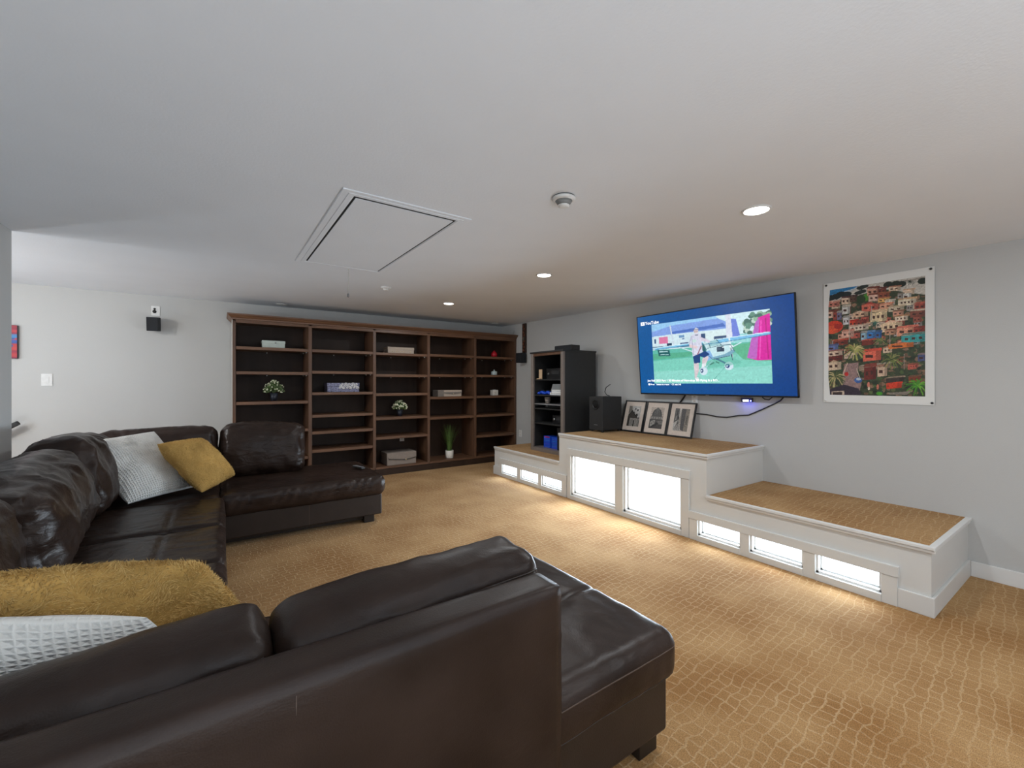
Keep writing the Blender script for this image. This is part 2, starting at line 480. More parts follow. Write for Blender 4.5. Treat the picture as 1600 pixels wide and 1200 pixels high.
secs = [(0.67, 2.07, 0.405), (2.07, 3.995, 0.752), (3.995, 5.49, 0.405)]   # y0, y1, top
wins = [(0.894, 1.255, .050, .180), (1.331, 1.704, .050, .180), (1.775, 2.144, .050, .180),
        (2.301, 2.976, .048, .518), (3.077, 3.772, .048, .518),
        (3.932, 4.326, .052, .182), (4.396, 4.793, .052, .182), (4.874, 5.261, .052, .182)]
ys = sorted({a for s_ in secs for a in s_[:2]} | {a for w_ in wins for a in w_[:2]})
zs = sorted({0.0, .405, .752} | {a for w_ in wins for a in w_[2:]})
fm = MB()
for i in range(len(ys) - 1):
    for j in range(len(zs) - 1):
        yc, zc = (ys[i] + ys[i + 1]) / 2, (zs[j] + zs[j + 1]) / 2
        top = [s_[2] for s_ in secs if s_[0] < yc < s_[1]][0]
        if zc > top: continue
        if any(w_[0] < yc < w_[1] and w_[2] < zc < w_[3] for w_ in wins): continue
        fm.add([(FX, ys[i], zs[j]), (FX, ys[i + 1], zs[j]), (FX, ys[i + 1], zs[j + 1]), (FX, ys[i], zs[j + 1])], [(3, 2, 1, 0)])
bpart(fm, 'front_panel', 'bench')
# risers and ends
for nm, y0, y1, z0, z1 in (('end_panel', .67, .69, 0, .405), ('riser', 2.07, 2.09, .395, .752), ('riser', 3.975, 3.995, .395, .752), ('end_panel', 5.47, 5.49, 0, .405)):
    bpart(MB().box((FX + .0015, y0, z0), (XW, y1, z1)), nm, 'bench')
# carpeted tops
for y0, y1, z in secs:
    bpart(MB().box((FX + .012, y0 + .012, z - .03), (XW, y1 - .002, z + .004), .004), 'carpet_top', 'carpet')


# nosing: cap and bead along each top edge
def nosing(x0, y0, x1, y1, z, along):
    mb = MB()
    if along == 'Y':
        mb.box((FX - .02, y0, z - .012), (FX + .012, y1, z + .008), .003)
        mb.box((FX - .012, y0, z - .032), (FX, y1, z - .014), .004)
    else:
        mb.box((x0, y0 - .02, z - .012), (x1, y0 + .012, z + .008), .003)
        mb.box((x0, y0 - .012, z - .032), (x1, y0, z - .014), .004)
    bpart(mb, 'nosing', 'white')


nosing(0, .65, 0, 2.068, .405, 'Y'); nosing(0, 2.05, 0, 3.995, .752, 'Y'); nosing(0, 3.997, 0, 5.49, .405, 'Y')
nosing(FX + .012, .67, XW, 0, .405, 'X'); nosing(FX + .012, 2.07, XW, 0, .752, 'X')
# skirting at both ends
bpart(MB().box((FX - .016, .654, 0), (FX, .818, .115), .003), 'skirting', 'bench')
bpart(MB().box((FX, .654, 0), (XW - .018, .67, .115), .003), 'skirting', 'bench')
bpart(MB().box((FX - .016, 5.33, 0), (FX, 5.506, .125), .003), 'skirting', 'bench')
bpart(MB().box((FX, 5.49, 0), (XW - .018, 5.506, .125), .003), 'skirting', 'bench')
# casings: header and stiles around each row of windows
rows = [(wins[0:3], .818, 2.222, .245), (wins[3:5], 2.226, 3.826, .595), (wins[5:8], 3.856, 5.33, .263)]
for ws, ya, yb, zt in rows:
    c = MB(); T = .02
    ztop = ws[0][3] + .0
    c.box((FX - T - .004, ya - .006, ztop), (FX, yb + .006, zt), .002)
    edges = [ya] + [v for w_ in ws for v in (w_[0], w_[1])] + [yb]
    for k in range(0, len(edges), 2):
        c.box((FX - T, edges[k], 0.0), (FX, edges[k + 1], ztop - .001), .002)
    for w_ in ws:
        c.box((FX - T - .004, w_[0], 0.0), (FX, w_[1], w_[2] - .001), .002)
    cas = bpart(c, 'window_casing', 'bench')
    for y0, y1, z0, z1 in ws:
        sz = .02 if z1 < .3 else .03
        D = .07
        sash = MB()
        sash.box((FX, y0, z0), (FX + D, y0 + sz * .7, z1)).box((FX, y1 - sz * .7, z0), (FX + D, y1, z1))
        sash.box((FX, y0, z0), (FX + D, y1, z0 + sz * .7)).box((FX, y0, z1 - sz * .35), (FX + D, y1, z1))
        q = sz * .7
        sash.box((FX + .035, y0 + q, z0 + q), (FX + D, y0 + q + sz * .6, z1 - q)).box((FX + .035, y1 - q - sz * .6, z0 + q), (FX + D, y1 - q, z1 - q))
        sash.box((FX + .035, y0 + q, z0 + q), (FX + D, y1 - q, z0 + q + sz * .6))
        bpart(sash, 'window_sash', 'white', cas)
        bpart(MB().box((FX + .05, y0 + q, z0 + q), (FX + .056, y1 - q, z1 - .005)), 'window_pane', 'paneglow', cas)
        area('low_window_daylight', (FX + .045, (y0 + y1) / 2, (z0 + z1) / 2), (PI / 2, 0, PI / 2), (y1 - y0) - 2.6 * q, (z1 - z0) - 2.2 * q,
             PANE_DAY * (y1 - y0) * (z1 - z0), (.74, .87, 1.0), math.radians(128))

# ------------------------------------------------------------------ bookcase
BX0, BX1, BY = 0.123, 4.415, 6.31
bc = thing('bookcase', 'wide dark walnut bookcase of five open bays against the back wall', 'bookcase', (2.27, BY, 0))
BCO = Vector((2.27, BY, 0))


def bcp(mb, name, m, parent=None):
    mb.v = [tuple(Vector(p) - BCO) for p in mb.v]; return mb.build(name, m, parent or bc)


ups = [(BX0, .156), (.982, 1.025), (1.848, 1.891), (2.701, 2.744), (3.545, 3.588), (4.377, BX1)]
for k, (a, b) in enumerate(ups):
    bcp(MB().box((a, BY, .0 if k in (0, 5) else .095), (b, YB - .03, 2.17), .002), 'upright', 'wood')
sp = bcp(MB().box((BX0 - .004, BY + .02, 0), (BX0, YB - .01, 2.17)), 'side_skin', 'paleside'); sp['label'] = 'pale outer side skin'  # thin pale sheet on the left outer side
bcp(MB().box((BX0, YB - .03, .0), (BX1, YB - .012, 2.17)), 'back_panel', 'woodback')
bcp(MB().box((BX0, BY, 2.15), (BX1, YB - .03, 2.172), .001), 'top_board', 'woodh')
bcp(MB().box((BX0 + .034, BY - .002, 2.128), (BX1 - .034, BY + .02, 2.15), .001), 'top_rail', 'woodh')
bcp(MB().box((BX0, BY + .03, 0), (BX1, BY + .05, .095)), 'toe_kick', 'foot')
bcp(MB().box((BX0, BY + .004, .0), (BX1, BY + .022, .088), .002), 'base_board', 'woodback')
# crown moulding: profile swept across the front and mitred at the left return
prof = [(0, 2.165), (-.012, 2.168), (-.014, 2.185), (-.03, 2.196), (-.042, 2.212), (-.055, 2.222), (-.058, 2.238), (0, 2.238)]
cv = []
n = len(prof)
for d, z in prof: cv.append((BX0 + d, YB - .02, z))
for d, z in prof: cv.append((BX0 + d, BY + d, z))
for d, z in prof: cv.append((BX1, BY + d, z))
cf = []
for s_ in (0, 1):
    for k in range(n):
        k2 = (k + 1) % n
        cf.append((s_ * n + k, s_ * n + k2, (s_ + 1) * n + k2, (s_ + 1) * n + k))
cf.append(tuple(range(n))); cf.append(tuple(2 * n + k for k in range(n - 1, -1, -1)))
bcp(MB().add(cv, cf), 'crown_moulding', 'woodh')
bcp(MB().box((BX0, BY, 2.23), (BX1, YB - .02, 2.236)), 'crown_top', 'woodback')
shelf_z = {0: [1.835, 1.522, 1.136, .76, .385], 1: [1.835, 1.541, 1.247, .938, .71, .458], 2: [1.831, 1.507, 1.221, .862, .571],
           3: [1.838, 1.515, 1.154, .829], 4: [1.835, 1.518, 1.158, .831, .48]}
TH = .038
pins = MB()
for b in range(5):
    x0, x1 = ups[b][1] + .0015, ups[b + 1][0] - .0015
    bcp(MB().box((x0, BY + .002, .095), (x1, YB - .032, .126), .001), 'bottom_shelf', 'woodh')
    for z in shelf_z[b]:
        bcp(MB().box((x0, BY + .006, z - TH), (x1, YB - .034, z), .002), 'shelf', 'woodh')
        if z > 1.3 or (b == 3 and z < .9):
            for xx, yy in ((x0 + .37, YB - .04), (x1 - .02, YB - .2), (x1 - .012, BY + .09)):
                pins.box((xx - .006, yy - .006, z - TH - .014), (xx + .006, yy + .006, z - TH))
pins.box((x0 - .86, 0, 0), (x0 - .86, 0, 0))
po = bcp(pins, 'shelf_pins', 'whiteplast'); po['kind'] = 'stuff'

# ------------------------------------------------------------------ leather sectional
sofa = thing('sectional_sofa', 'large U-shaped dark brown leather sectional sofa filling the left of the room', 'sofa', (0, 0, 0))


def fbm(p, o=3):
    return noise.fractal(Vector(p), 0.9, 2.0, o)


class Cushion:
    """rounded, puffed and creased box; S(c) maps a point of the unit cube's surface to the leather"""

    def __init__(s, size, loc, rot=(0, 0, 0), r=.06, puff=(.02, .02, .03), wr=.006, freq=5, stretch=(1, 1, 3), seed=0, grooves=None, edge=1.0, folds=None):
        s.folds = folds
        s.h = Vector(size) / 2; s.r = min(r, min(size) * .49); s.puff = puff; s.wr = wr; s.freq = freq; s.st = stretch; s.seed = seed
        s.gr = grooves or []; s.edge = edge
        s.M = Matrix.Translation(loc) @ __import__('mathutils').Euler(rot).to_matrix().to_4x4()

    def S(s, c):
        h, r = s.h, s.r
        p = Vector((c[0] * h[0], c[1] * h[1], c[2] * h[2]))
        q = Vector([max(-(h[i] - r), min(h[i] - r, p[i])) for i in range(3)])
        d = p - q
        if d.length < 1e-9: d = Vector((0, 0, 1))
        nrm = d.normalized()
        out = q + nrm * r
        cx, cy, cz = c
        out += Vector((s.puff[0] * cx * (1 - cy * cy) * (1 - cz * cz), s.puff[1] * cy * (1 - cx * cx) * (1 - cz * cz), s.puff[2] * cz * (1 - cx * cx) * (1 - cy * cy)))
        if s.wr:
            f = s.freq
            pp = Vector((p[0] * s.st[0] * f + s.seed * 3.1, p[1] * s.st[1] * f + s.seed * 1.7, p[2] * s.st[2] * f - s.seed))
            a = noise.noise(pp); b_ = noise.noise(pp * 2.3 + Vector((4, 1, 7)))
            ridge = (1 - abs(a) * 2.2) * .7 + (1 - abs(b_) * 2.0) * .35
            soft = noise.noise(p * 3 + Vector((s.seed, 2, 5)))
            near = max(abs(cx) * abs(cy), abs(cy) * abs(cz), abs(cx) * abs(cz)) ** 2
            out += nrm * s.wr * (ridge * (.45 + s.edge * near) + soft * .9)
        if s.folds and abs(nrm[2]) < .8:
            am, fq, sl = s.folds
            t = (p[0] * (1 if abs(nrm[1]) > .5 else 0) + p[1] * (1 if abs(nrm[0]) > .5 else 0) + p[2] * sl) * fq
            k = 1 - abs(noise.noise(Vector((t, p[2] * 2, s.seed)))) * 2.6
            out += nrm * am * max(0, k) * max(0.0, min(1, (p[2] / h[2] + .8))) * (.5 + .5 * noise.noise(Vector((p[0] * 3, s.seed, 1))) + .4)
        for g in s.gr:
            out -= nrm * g(p, nrm)
        return out

    def mesh(s, name, parent, m='leather', res=.02):
        nn = [max(6, int(round(2 * s.h[i] / res))) for i in range(3)]
        idx = {}; vs = []; fs = []

        def vid(c):
            k = (round(c[0], 5), round(c[1], 5), round(c[2], 5))
            if k not in idx:
                idx[k] = len(vs); vs.append(s.M @ s.S(c))
            return idx[k]

        def lvl(i, k):
            t = -1 + 2 * k / nn[i]
            return t
        for ax in range(3):
            u, v = (ax + 1) % 3, (ax + 2) % 3
            for sg in (-1, 1):
                for i in range(nn[u]):
                    for j in range(nn[v]):
                        q = []
                        for a, b in ((0, 0), (1, 0), (1, 1), (0, 1)):
                            c = [0, 0, 0]; c[ax] = sg; c[u] = lvl(u, i + a); c[v] = lvl(v, j + b); q.append(vid(c))
                        fs.append(q if sg > 0 else q[::-1])
        mb = MB(); mb.add(vs, fs, True)
        o = mb.build(name, m, parent)
        s.obj = o
        return o

    def seam(s, path, r=.0025, m='seam', off=.0):
        pts = [s.M @ s.S(c) for c in path]
        return MB().tube(pts, r, 6).build('seam', m, s.obj)


def ring(z, n=30, ax=2):
    """closed path round the cube at height z on axis ax"""
    out = []
    for a, b in (((-1, -1), (1, -1)), ((1, -1), (1, 1)), ((1, 1), (-1, 1)), ((-1, 1), (-1, -1))):
        for k in range(n):
            t = k / n; p = [a[0] + (b[0] - a[0]) * t, a[1] + (b[1] - a[1]) * t]
            c = [0, 0, 0]; o = [i for i in range(3) if i != ax]; c[ax] = z; c[o[0]] = p[0]; c[o[1]] = p[1]; out.append(c)
    out.append(out[0]); return out


def gline(axis, pos, depth=.012, wid=.018, nz=.5):
    return lambda p, n: depth * math.exp(-((p[axis] - pos) / wid) ** 2) * (1 if n[2] > nz else .3)


def gdot(x, y, depth=.02, wid=.04):
    return lambda p, n: depth * math.exp(-((p[0] - x) ** 2 + (p[1] - y) ** 2) / wid ** 2) * (1 if n[2] > .5 else 0)


SX0 = -1.12
# base frames
bx('base', (SX0, 4.24, .07), (1.33, 5.32, .275), 'leather_base', sofa, .012)
bx('base', (SX0, 1.9, .07), (-.02, 4.24, .275), 'leather_base', sofa, .012)
bx('base', (SX0, .99, .07), (1.385, 1.9, .285), 'leather_base', sofa, .012)
bx('plinth', (SX0 + .1, 4.30, .03), (1.2, 5.2, .072), 'foot', sofa)
bx('plinth', (SX0 + .1, 1.2, .03), (-.1, 4.30, .072), 'foot', sofa)
bx('plinth', (-.1, 1.05, .03), (1.3, 1.82, .072), 'foot', sofa)
for fx, fy in ((1.16, 4.26), (1.16, 5.2), (1.25, 1.01), (1.25, 1.78), (-.95, 1.05), (-.95, 5.2), (-.18, 3.0)):
    bx('foot', (fx, fy, 0), (fx + .1, fy + .1, .07), 'foot', sofa, .004)
bx('panel_joint', (.665, 4.2395, .08), (.669, 4.2415, .27), 'seam', sofa)
# back frames (leather-covered panels)
nb = Cushion((.812 - SX0, .12, .72), ((.812 + SX0) / 2, .985, .432), r=.016, puff=(0, .004, .002), wr=.0015, freq=3, seed=2)
nb.mesh('back_panel', sofa, 'leather_taut', res=.03)
ps = MB().tube([(.122, .9235, z) for z in (.08, .3, .5, .6, .68, .76)], .0014, 6).build('seam', 'seam', nb.obj)
lb = Cushion((.12, 4.1, .62), (SX0 + .06, 3.25, .40), r=.025, puff=(0, 0, .004), wr=.0015, freq=3, seed=3); lb.mesh('back_panel', sofa, res=.06)
fb_ = Cushion((.75 - SX0, .12, .62), ((.75 + SX0) / 2, 5.27, .40), r=.025, puff=(0, 0, .004), wr=.0015, freq=3, seed=4); fb_.mesh('back_panel', sofa, res=.06)

# seat cushions
chaise_len = 1.345
ch = Cushion((chaise_len, 1.02, .185), (chaise_len / 2 + .002, 4.70, .362), r=.055, puff=(.006, .008, .012), wr=.0035, freq=5, stretch=(1.2, .7, .6), seed=5, edge=1.0, folds=(.012, 13, -.55))
ch.mesh('seat_cushion', sofa, res=.016)
corner = Cushion((.86, 1.02, .18), (-.432, 4.70, .36), r=.05, puff=(.004, .004, .012), wr=.005, freq=5, stretch=(1, 1, 1), seed=6)
corner.mesh('seat_cushion', sofa, res=.025)
for k, (ya, yb) in enumerate(((3.378, 4.186), (2.69, 3.374), (1.95, 2.686))):
    L_ = yb - ya
    q = Cushion((.88, L_, .18), (-.42, (ya + yb) / 2, .36), r=.04, puff=(.006, .0, .018), wr=.0065, freq=5, stretch=(.8, 2.2, 1), seed=8 + k,
                grooves=[gline(0, .14, .008, .009), gdot(.14, (.36 if k == 0 else L_ * .5), .016, .04), gline(1, L_ * .5, .02, .03), gline(1, -L_ * .5, .02, .03)])
    q.mesh('seat_cushion', sofa, res=.014)
nseat = Cushion((1.30, .86, .17), (-.46, 1.53, .365), r=.05, puff=(.004, .004, .012), wr=.005, freq=5, stretch=(1, 1, 1), seed=14)
nseat.mesh('seat_cushion', sofa, res=.03)
ot = Cushion((1.225, .94, .185), (.80, 1.425, .362), r=.06, puff=(.012, .01, .022), wr=.0045, freq=5, stretch=(1.2, .7, .6), seed=11, edge=.8,
             grooves=[gline(1, -.05, .007, .012), gdot(.37, -.05, .02, .06)])
ot.mesh('seat_cushion', sofa, 'leather_soft', res=.014)
ot.seam(ring(.46), .0022)
ot.seam(ring(-.62), .0018, 'leather_base')

# back cushions
bcs = []


def back(size, loc, rot, seed, puff=(.02, .03, .03), r=.07, wr=.009, freq=5, stretch=(1, 1, 1), res=.016, m='leather'):
    c = Cushion(size, loc, rot, r=r, puff=puff, wr=wr, freq=freq, stretch=stretch, seed=seed, edge=1.2)
    c.mesh('back_cushion', sofa, m, res=res)
    return c


# near section, seen from behind
for k, (x0, x1) in enumerate(((.118, .85), (-.635, .106))):
    c = back((x1 - x0, .22, .38), ((x0 + x1) / 2, 1.20, .618 if k == 0 else .590), (math.radians(4), math.radians(-2.5 if k == 0 else -5), 0), 21 + k, puff=(.006, .016, .035), r=.05, wr=.009, freq=3.6, stretch=(1, 1.3, 1), res=.012, m='leather_soft')
    path = [(-.97, -1, -.9 + .1 * t) for t in range(18)] + [(-.93 + .062 * t, -1, .80) for t in range(31)] + [(.97, -1, .80 - .1 * t) for t in range(18)]
    c.seam(path, .0032, 'leather_base')
c = back((.45, .24, .38), (-.875, 1.19, .630), (math.radians(4), 0, 0), 24, res=.03)
# left section, slouching against the wall
for k, (ya, yb, zt, xx) in enumerate(((3.86, 4.86, .955, -.86), (2.70, 3.86, .905, -.84), (1.55, 2.70, .88, -.83))):
    H = zt - .44
    c = back((.34, yb - ya + .03, H), (xx, (ya + yb) / 2, .44 + H / 2), (math.radians(-5 if k == 0 else 3), math.radians(-13), math.radians(3)), 31 + k, puff=(.05, .01, .05), r=.12, wr=.022, freq=4.4,
             stretch=(1.1, .9, 1.1) if k else (1, 1.3, .8), res=.017)
    c.seam([(-.25, -1 + 2 * t / 40, 1) for t in range(3, 38)], .003, 'leather_base')
# far section
c = back((.84, .30, .50), (-.455, 5.06, .695), (math.radians(-8), 0, 0), 41, puff=(.01, .04, .02), r=.08, wr=.010, freq=6, stretch=(2.2, .8, .7), res=.018)
c = back((.72, .29, .50), (.365, 5.05, .70), (math.radians(-9), math.radians(2), math.radians(-3)), 42, puff=(.02, .05, .025), r=.085, wr=.011, freq=5, stretch=(1.4, 1, 1.1), res=.014)


# ------------------------------------------------------------------ throw pillows
def pillow4(name, corners, thick, m, label, n=60, pinch=.05, seed=0, lump=.01):
    BL, BR, TR, TL = [Vector(c) for c in corners]
    cen = (BL + BR + TR + TL) / 4
    nrm = ((BR - BL).cross(TL - BL)).normalized()
    vs = []; uvs = []; idx = {}
    for side in (1, -1):
        for i in range(n + 1):
            for j in range(n + 1):
                if side == -1 and (i in (0, n) or j in (0, n)):
                    idx[(side, i, j)] = idx[(1, i, j)]; continue
                u = 2 * i / n - 1; v = 2 * j / n - 1
                # denser near the rim
                u = math.sin(u * PI / 2) * .6 + u * .4; v = math.sin(v * PI / 2) * .6 + v * .4
                a, b = (u + 1) / 2, (v + 1) / 2
                p = BL * (1 - a) * (1 - b) + BR * a * (1 - b) + TR * a * b + TL * (1 - a) * b
                pin = pinch * ((1 - u * u) * v ** 4 + (1 - v * v) * u ** 4)
                p = p + (cen - p) * pin
                prof = max(0.0, (1 - u ** 4) * (1 - v ** 4)) ** .55 * (.75 + .25 * (1 - u * u) * (1 - v * v))
                d = thick * .5 * prof
                q = p * 7
                d += lump * prof * (fbm((q.x + seed, q.y, q.z * 1.2 + side * 3)))
                vs.append(p + nrm * d * side - cen); uvs.append((a, b)); idx[(side, i, j)] = len(vs) - 1
    fs = []
    for side in (1, -1):
        for i in range(n):
            for j in range(n):
                q = [idx[(side, i, j)], idx[(side, i + 1, j)], idx[(side, i + 1, j + 1)], idx[(side, i, j + 1)]]
                fs.append(q if side == 1 else q[::-1])
    root = thing(name, label, 'pillow', cen, 0, None)
    me = bpy.data.meshes.new('cover'); me.from_pydata([tuple(v) for v in vs], [], fs)
    me.polygons.foreach_set('use_smooth', [True] * len(fs))
    ul = me.uv_layers.new(name='UVMap')
    for lp in me.loops: ul.data[lp.index].uv = uvs[lp.vertex_index]
    me.materials.append(M[m]); me.update()
    o = bpy.data.objects.new('cover', me); C.objects.link(o); o.parent = root
    return root, o, nrm


def fur(cover, count, length, seed):
    rnd = np.random.default_rng(seed)
    me = cover.data
    nf = len(me.polygons)
    ar = np.empty(nf); me.polygons.foreach_get('area', ar)
    cn = np.empty(nf * 3); me.polygons.foreach_get('center', cn); cn = cn.reshape(-1, 3)
    no = np.empty(nf * 3); me.polygons.foreach_get('normal', no); no = no.reshape(-1, 3)
    pk = rnd.choice(nf, count, p=ar / ar.sum())
    jit = rnd.normal(0, 1, (count, 3)) * np.sqrt(ar[pk])[:, None] * .5
    nn_ = no[pk]
    jit -= nn_ * (jit * nn_).sum(1)[:, None]
    base = cn[pk] + jit - nn_ * .001
    # combed in slowly changing directions
    ph = np.array([noise.noise(Vector(b * 9) + Vector((seed, 0, 0))) for b in base]) * 7
    t1 = np.cross(nn_, np.array([.3, .5, .81])); t1 /= np.linalg.norm(t1, axis=1)[:, None] + 1e-9
    t2 = np.cross(nn_, t1)
    lay = t1 * np.cos(ph)[:, None] + t2 * np.sin(ph)[:, None]
    ln = length * rnd.uniform(.6, 1.15, count)[:, None]
    d1 = nn_ * .8 + lay * .5 + rnd.normal(0, .22, (count, 3)); d2 = nn_ * .35 + lay * .9 + rnd.normal(0, .3, (count, 3))
    wd = np.cross(d1, rnd.normal(0, 1, (count, 3))); wd /= np.linalg.norm(wd, axis=1)[:, None] + 1e-9
    wd *= .0011
    mid = base + d1 * ln * .5; tip = mid + d2 * ln * .6
    V = np.stack([base - wd, base + wd, mid + wd * .8, mid - wd * .8, tip], 1).reshape(-1, 3)
    k = np.arange(count)[:, None] * 5
    quads = (k + np.array([[0, 1, 2, 3]])).tolist(); tris = (k + np.array([[3, 2, 4]])).tolist()
    m2 = bpy.data.meshes.new('fur_pile'); m2.from_pydata(V.tolist(), [], quads + tris); m2.materials.append(M['fur']); m2.update()
    o = bpy.data.objects.new('fur_pile', m2); C.objects.link(o); o.parent = cover; o['kind'] = 'stuff'
    return o


r_, cov, nr = pillow4('throw_pillow', [(-.56, 4.16, .485), (-.18, 4.46, .50), (-.462, 4.66, .966), (-.875, 4.34, .935)], .23, 'knit',
                      'white waffle-knit pillow leaning in the far corner of the sofa behind a yellow one', n=70, seed=1, pinch=.03, lump=.02)
r_, cov, nr = pillow4('throw_pillow', [(-.124, 4.22, .495), (.107, 4.60, .54), (-.134, 4.48, .907), (-.405, 4.26, .90)], .19, 'yellow',
                      'mustard yellow plush pillow in the far sofa corner against the white pillow', n=60, seed=4, pinch=.0, lump=.02)
fur(cov, 14000, .009, 3)
r_, cov, nr = pillow4('throw_pillow', [(-.66, 1.70, .46), (.12, 1.74, .46), (-.045, 1.49, .86), (-.74, 1.45, .965)], .20, 'yellow',
                      'large mustard yellow fluffy pillow in the foreground behind the near sofa cushions', n=80, seed=6, pinch=-.03)
fur(cov, 60000, .013, 8)
r_, cov, nr = pillow4('throw_pillow', [(-.70, 1.47, .47), (-.04, 1.50, .47), (-.15, 1.37, .795), (-.74, 1.34, .955)], .16, 'knit',
                      'white waffle-knit pillow at the lower left corner in the foreground', n=80, seed=9, pinch=-.05)

# ------------------------------------------------------------------ remote on the far chaise
rm = thing('remote_control', 'small grey and black remote control lying on the far chaise seat', 'remote', (1.21, 4.65, .472), math.radians(-72))
bx('body', (-.085, -.022, 0), (.085, .022, .016), 'black', rm, .005)
bx('cover_plate', (-.084, -.021, .016), (-.04, .021, .0185), 'greyplast', rm, .002)
bt = MB()
for i in range(5):
    for j in range(3): bt.box((-.03 + i * .022, -.016 + j * .012, .016), (-.018 + i * .022, -.008 + j * .012, .0185))
b_ = bt.build('buttons', 'greyplast', rm)

# ------------------------------------------------------------------ flat prints painted shape by shape
class Canvas:
    def __init__(s, w_, h_, bg):
        s.w, s.h = w_, h_
        s.a = np.empty((h_, w_, 3)); s.a[:] = np.array(bg) / 255.
        yy, xx = np.mgrid[0:h_, 0:w_]; s.X = (xx + .5) / w_; s.Y = (yy + .5) / h_     # y down

    def poly(s, pts, col, al=1.0):
        X, Y = s.X, s.Y; ins = np.zeros(X.shape, bool); n_ = len(pts)
        for i in range(n_):
            (x1, y1), (x2, y2) = pts[i], pts[(i + 1) % n_]
            if y1 == y2: continue
            cnd = ((y1 > Y) != (y2 > Y)) & (X < (x2 - x1) * (Y - y1) / (y2 - y1) + x1); ins ^= cnd
        s.a[ins] = s.a[ins] * (1 - al) + np.array(col) / 255. * al
        return ins

    def rect(s, x, y, w_, h_, col, al=1.0):
        m = (s.X >= x) & (s.X < x + w_) & (s.Y >= y) & (s.Y < y + h_)
        s.a[m] = s.a[m] * (1 - al) + np.array(col) / 255. * al

    def ell(s, x, y, rx, ry, col, al=1.0):
        m = ((s.X - x) / rx) ** 2 + ((s.Y - y) / ry) ** 2 < 1
        s.a[m] = s.a[m] * (1 - al) + np.array(col) / 255. * al

    def line(s, x1, y1, x2, y2, wd, col, al=1.0):
        asp = s.h / s.w
        dx, dy = x2 - x1, (y2 - y1) * asp; L2 = dx * dx + dy * dy + 1e-12
        t = np.clip(((s.X - x1) * dx + (s.Y - y1) * asp * dy) / L2, 0, 1)
        m = (s.X - x1 - t * dx) ** 2 + ((s.Y - y1) * asp - t * dy) ** 2 < (wd / 2) ** 2
        s.a[m] = s.a[m] * (1 - al) + np.array(col) / 255. * al

    def speckle(s, amt, seed=0, mask=None):
        r = np.random.default_rng(seed)
        n_ = r.normal(0, 1, (s.h, s.w))
        n2 = np.kron(r.normal(0, 1, (s.h // 4 + 1, s.w // 4 + 1)), np.ones((4, 4)))[:s.h, :s.w]
        f = 1 + amt * (n_ * .5 + n2 * .7)
        if mask is not None: f = np.where(mask, f, 1)
        s.a = np.clip(s.a * f[..., None], 0, 1)

    def sheet(s, name, wd, ht, m, parent, off=(0, 0, 0), frame=None):
        """a flat sheet in local x (right) / y (up), colours as a vertex attribute"""
        w_, h_ = s.w, s.h
        xs = np.linspace(-wd / 2, wd / 2, w_); yy = np.linspace(ht / 2, -ht / 2, h_)
        gx, gy = np.meshgrid(xs, yy)
        V = np.stack([gx + off[0], gy + off[1], np.full_like(gx, off[2])], -1).reshape(-1, 3)
        i = np.arange(w_ * h_).reshape(h_, w_)
        F = np.stack([i[1:, :-1], i[1:, 1:], i[:-1, 1:], i[:-1, :-1]], -1).reshape(-1, 4)
        me = bpy.data.meshes.new(name); me.from_pydata(V.tolist(), [], F.tolist())
        at_ = me.color_attributes.new('print', 'FLOAT_COLOR', 'POINT')
        c_ = s.a; l_ = np.where(c_ <= .04045, c_ / 12.92, ((c_ + .055) / 1.055) ** 2.4)
        l_ = np.concatenate([l_, np.ones((h_, w_, 1))], -1).astype(np.float32)
        at_.data.foreach_set('color', l_.reshape(-1))
        me.materials.append(M[m]); me.update()
        o = bpy.data.objects.new(name, me); C.objects.link(o)
        if parent: o.parent = parent
        return o


def text(body, size, m, parent, loc, name='caption', extr=.0004):
    cu = bpy.data.curves.new('text', 'FONT'); cu.body = body; cu.size = size; cu.extrude = extr; cu.offset = .0007
    t = bpy.data.objects.new('text', cu); C.objects.link(t)
    bpy.context.view_layer.update()
    me = bpy.data.meshes.new_from_object(t.evaluated_get(bpy.context.evaluated_depsgraph_get()))
    bpy.data.objects.remove(t); bpy.data.curves.remove(cu)
    me.name = name; me.materials.clear(); me.materials.append(M[m])
    o = bpy.data.objects.new(name, me); C.objects.link(o); o.parent = parent; o.location = loc
    return o


def wall_frame(yaw_tilt=0.0):
    """rotation: local x to viewer's right (-Y), local y up, local z into the room (-X); leaning out at the top by yaw_tilt"""
    th = yaw_tilt
    return Matrix(((0, -math.sin(th), -math.cos(th)), (-1, 0, 0), (0, math.cos(th), -math.sin(th)))).to_euler()


# ------------------------------------------------------------------ television
tv = thing('television', 'large wall-mounted flat television showing a paused video of a man beside a model aeroplane', 'television', (4.285, 2.591, 1.713))
tv.rotation_euler = wall_frame(math.radians(4.8))
HW, HH = .879, .477
tb = MB().box((-HW, -HH, -.022), (HW, HH, -.001), .004); tb.box((-.55, -.35, -.05), (.55, .25, -.02), .01)
tb.build('body', 'black', tv)
bz = MB(); bw = .010
bz.box((-HW, HH - bw, -.002), (HW, HH, .004)).box((-HW, -HH, -.002), (HW, -HH + bw * 1.6, .004)).box((-HW, -HH, -.002), (-HW + bw, HH, .004)).box((HW - bw, -HH, -.002), (HW, HH, .004))
bz.build('bezel', 'black', tv)
cv_ = Canvas(420, 228, (0, 74, 140))
cv_.a[..., 0] = 0; cv_.a[..., 1] = (86 - 26 * cv_.X) / 255; cv_.a[..., 2] = (152 - 22 * cv_.X) / 255


def T(x, y):                 # picture inside the screen: x,y in 0..1 of the video still
    return ((-.672 + x * 1.337 + HW) / (2 * HW), (HH - (.366 - y * .72)) / (2 * HH))


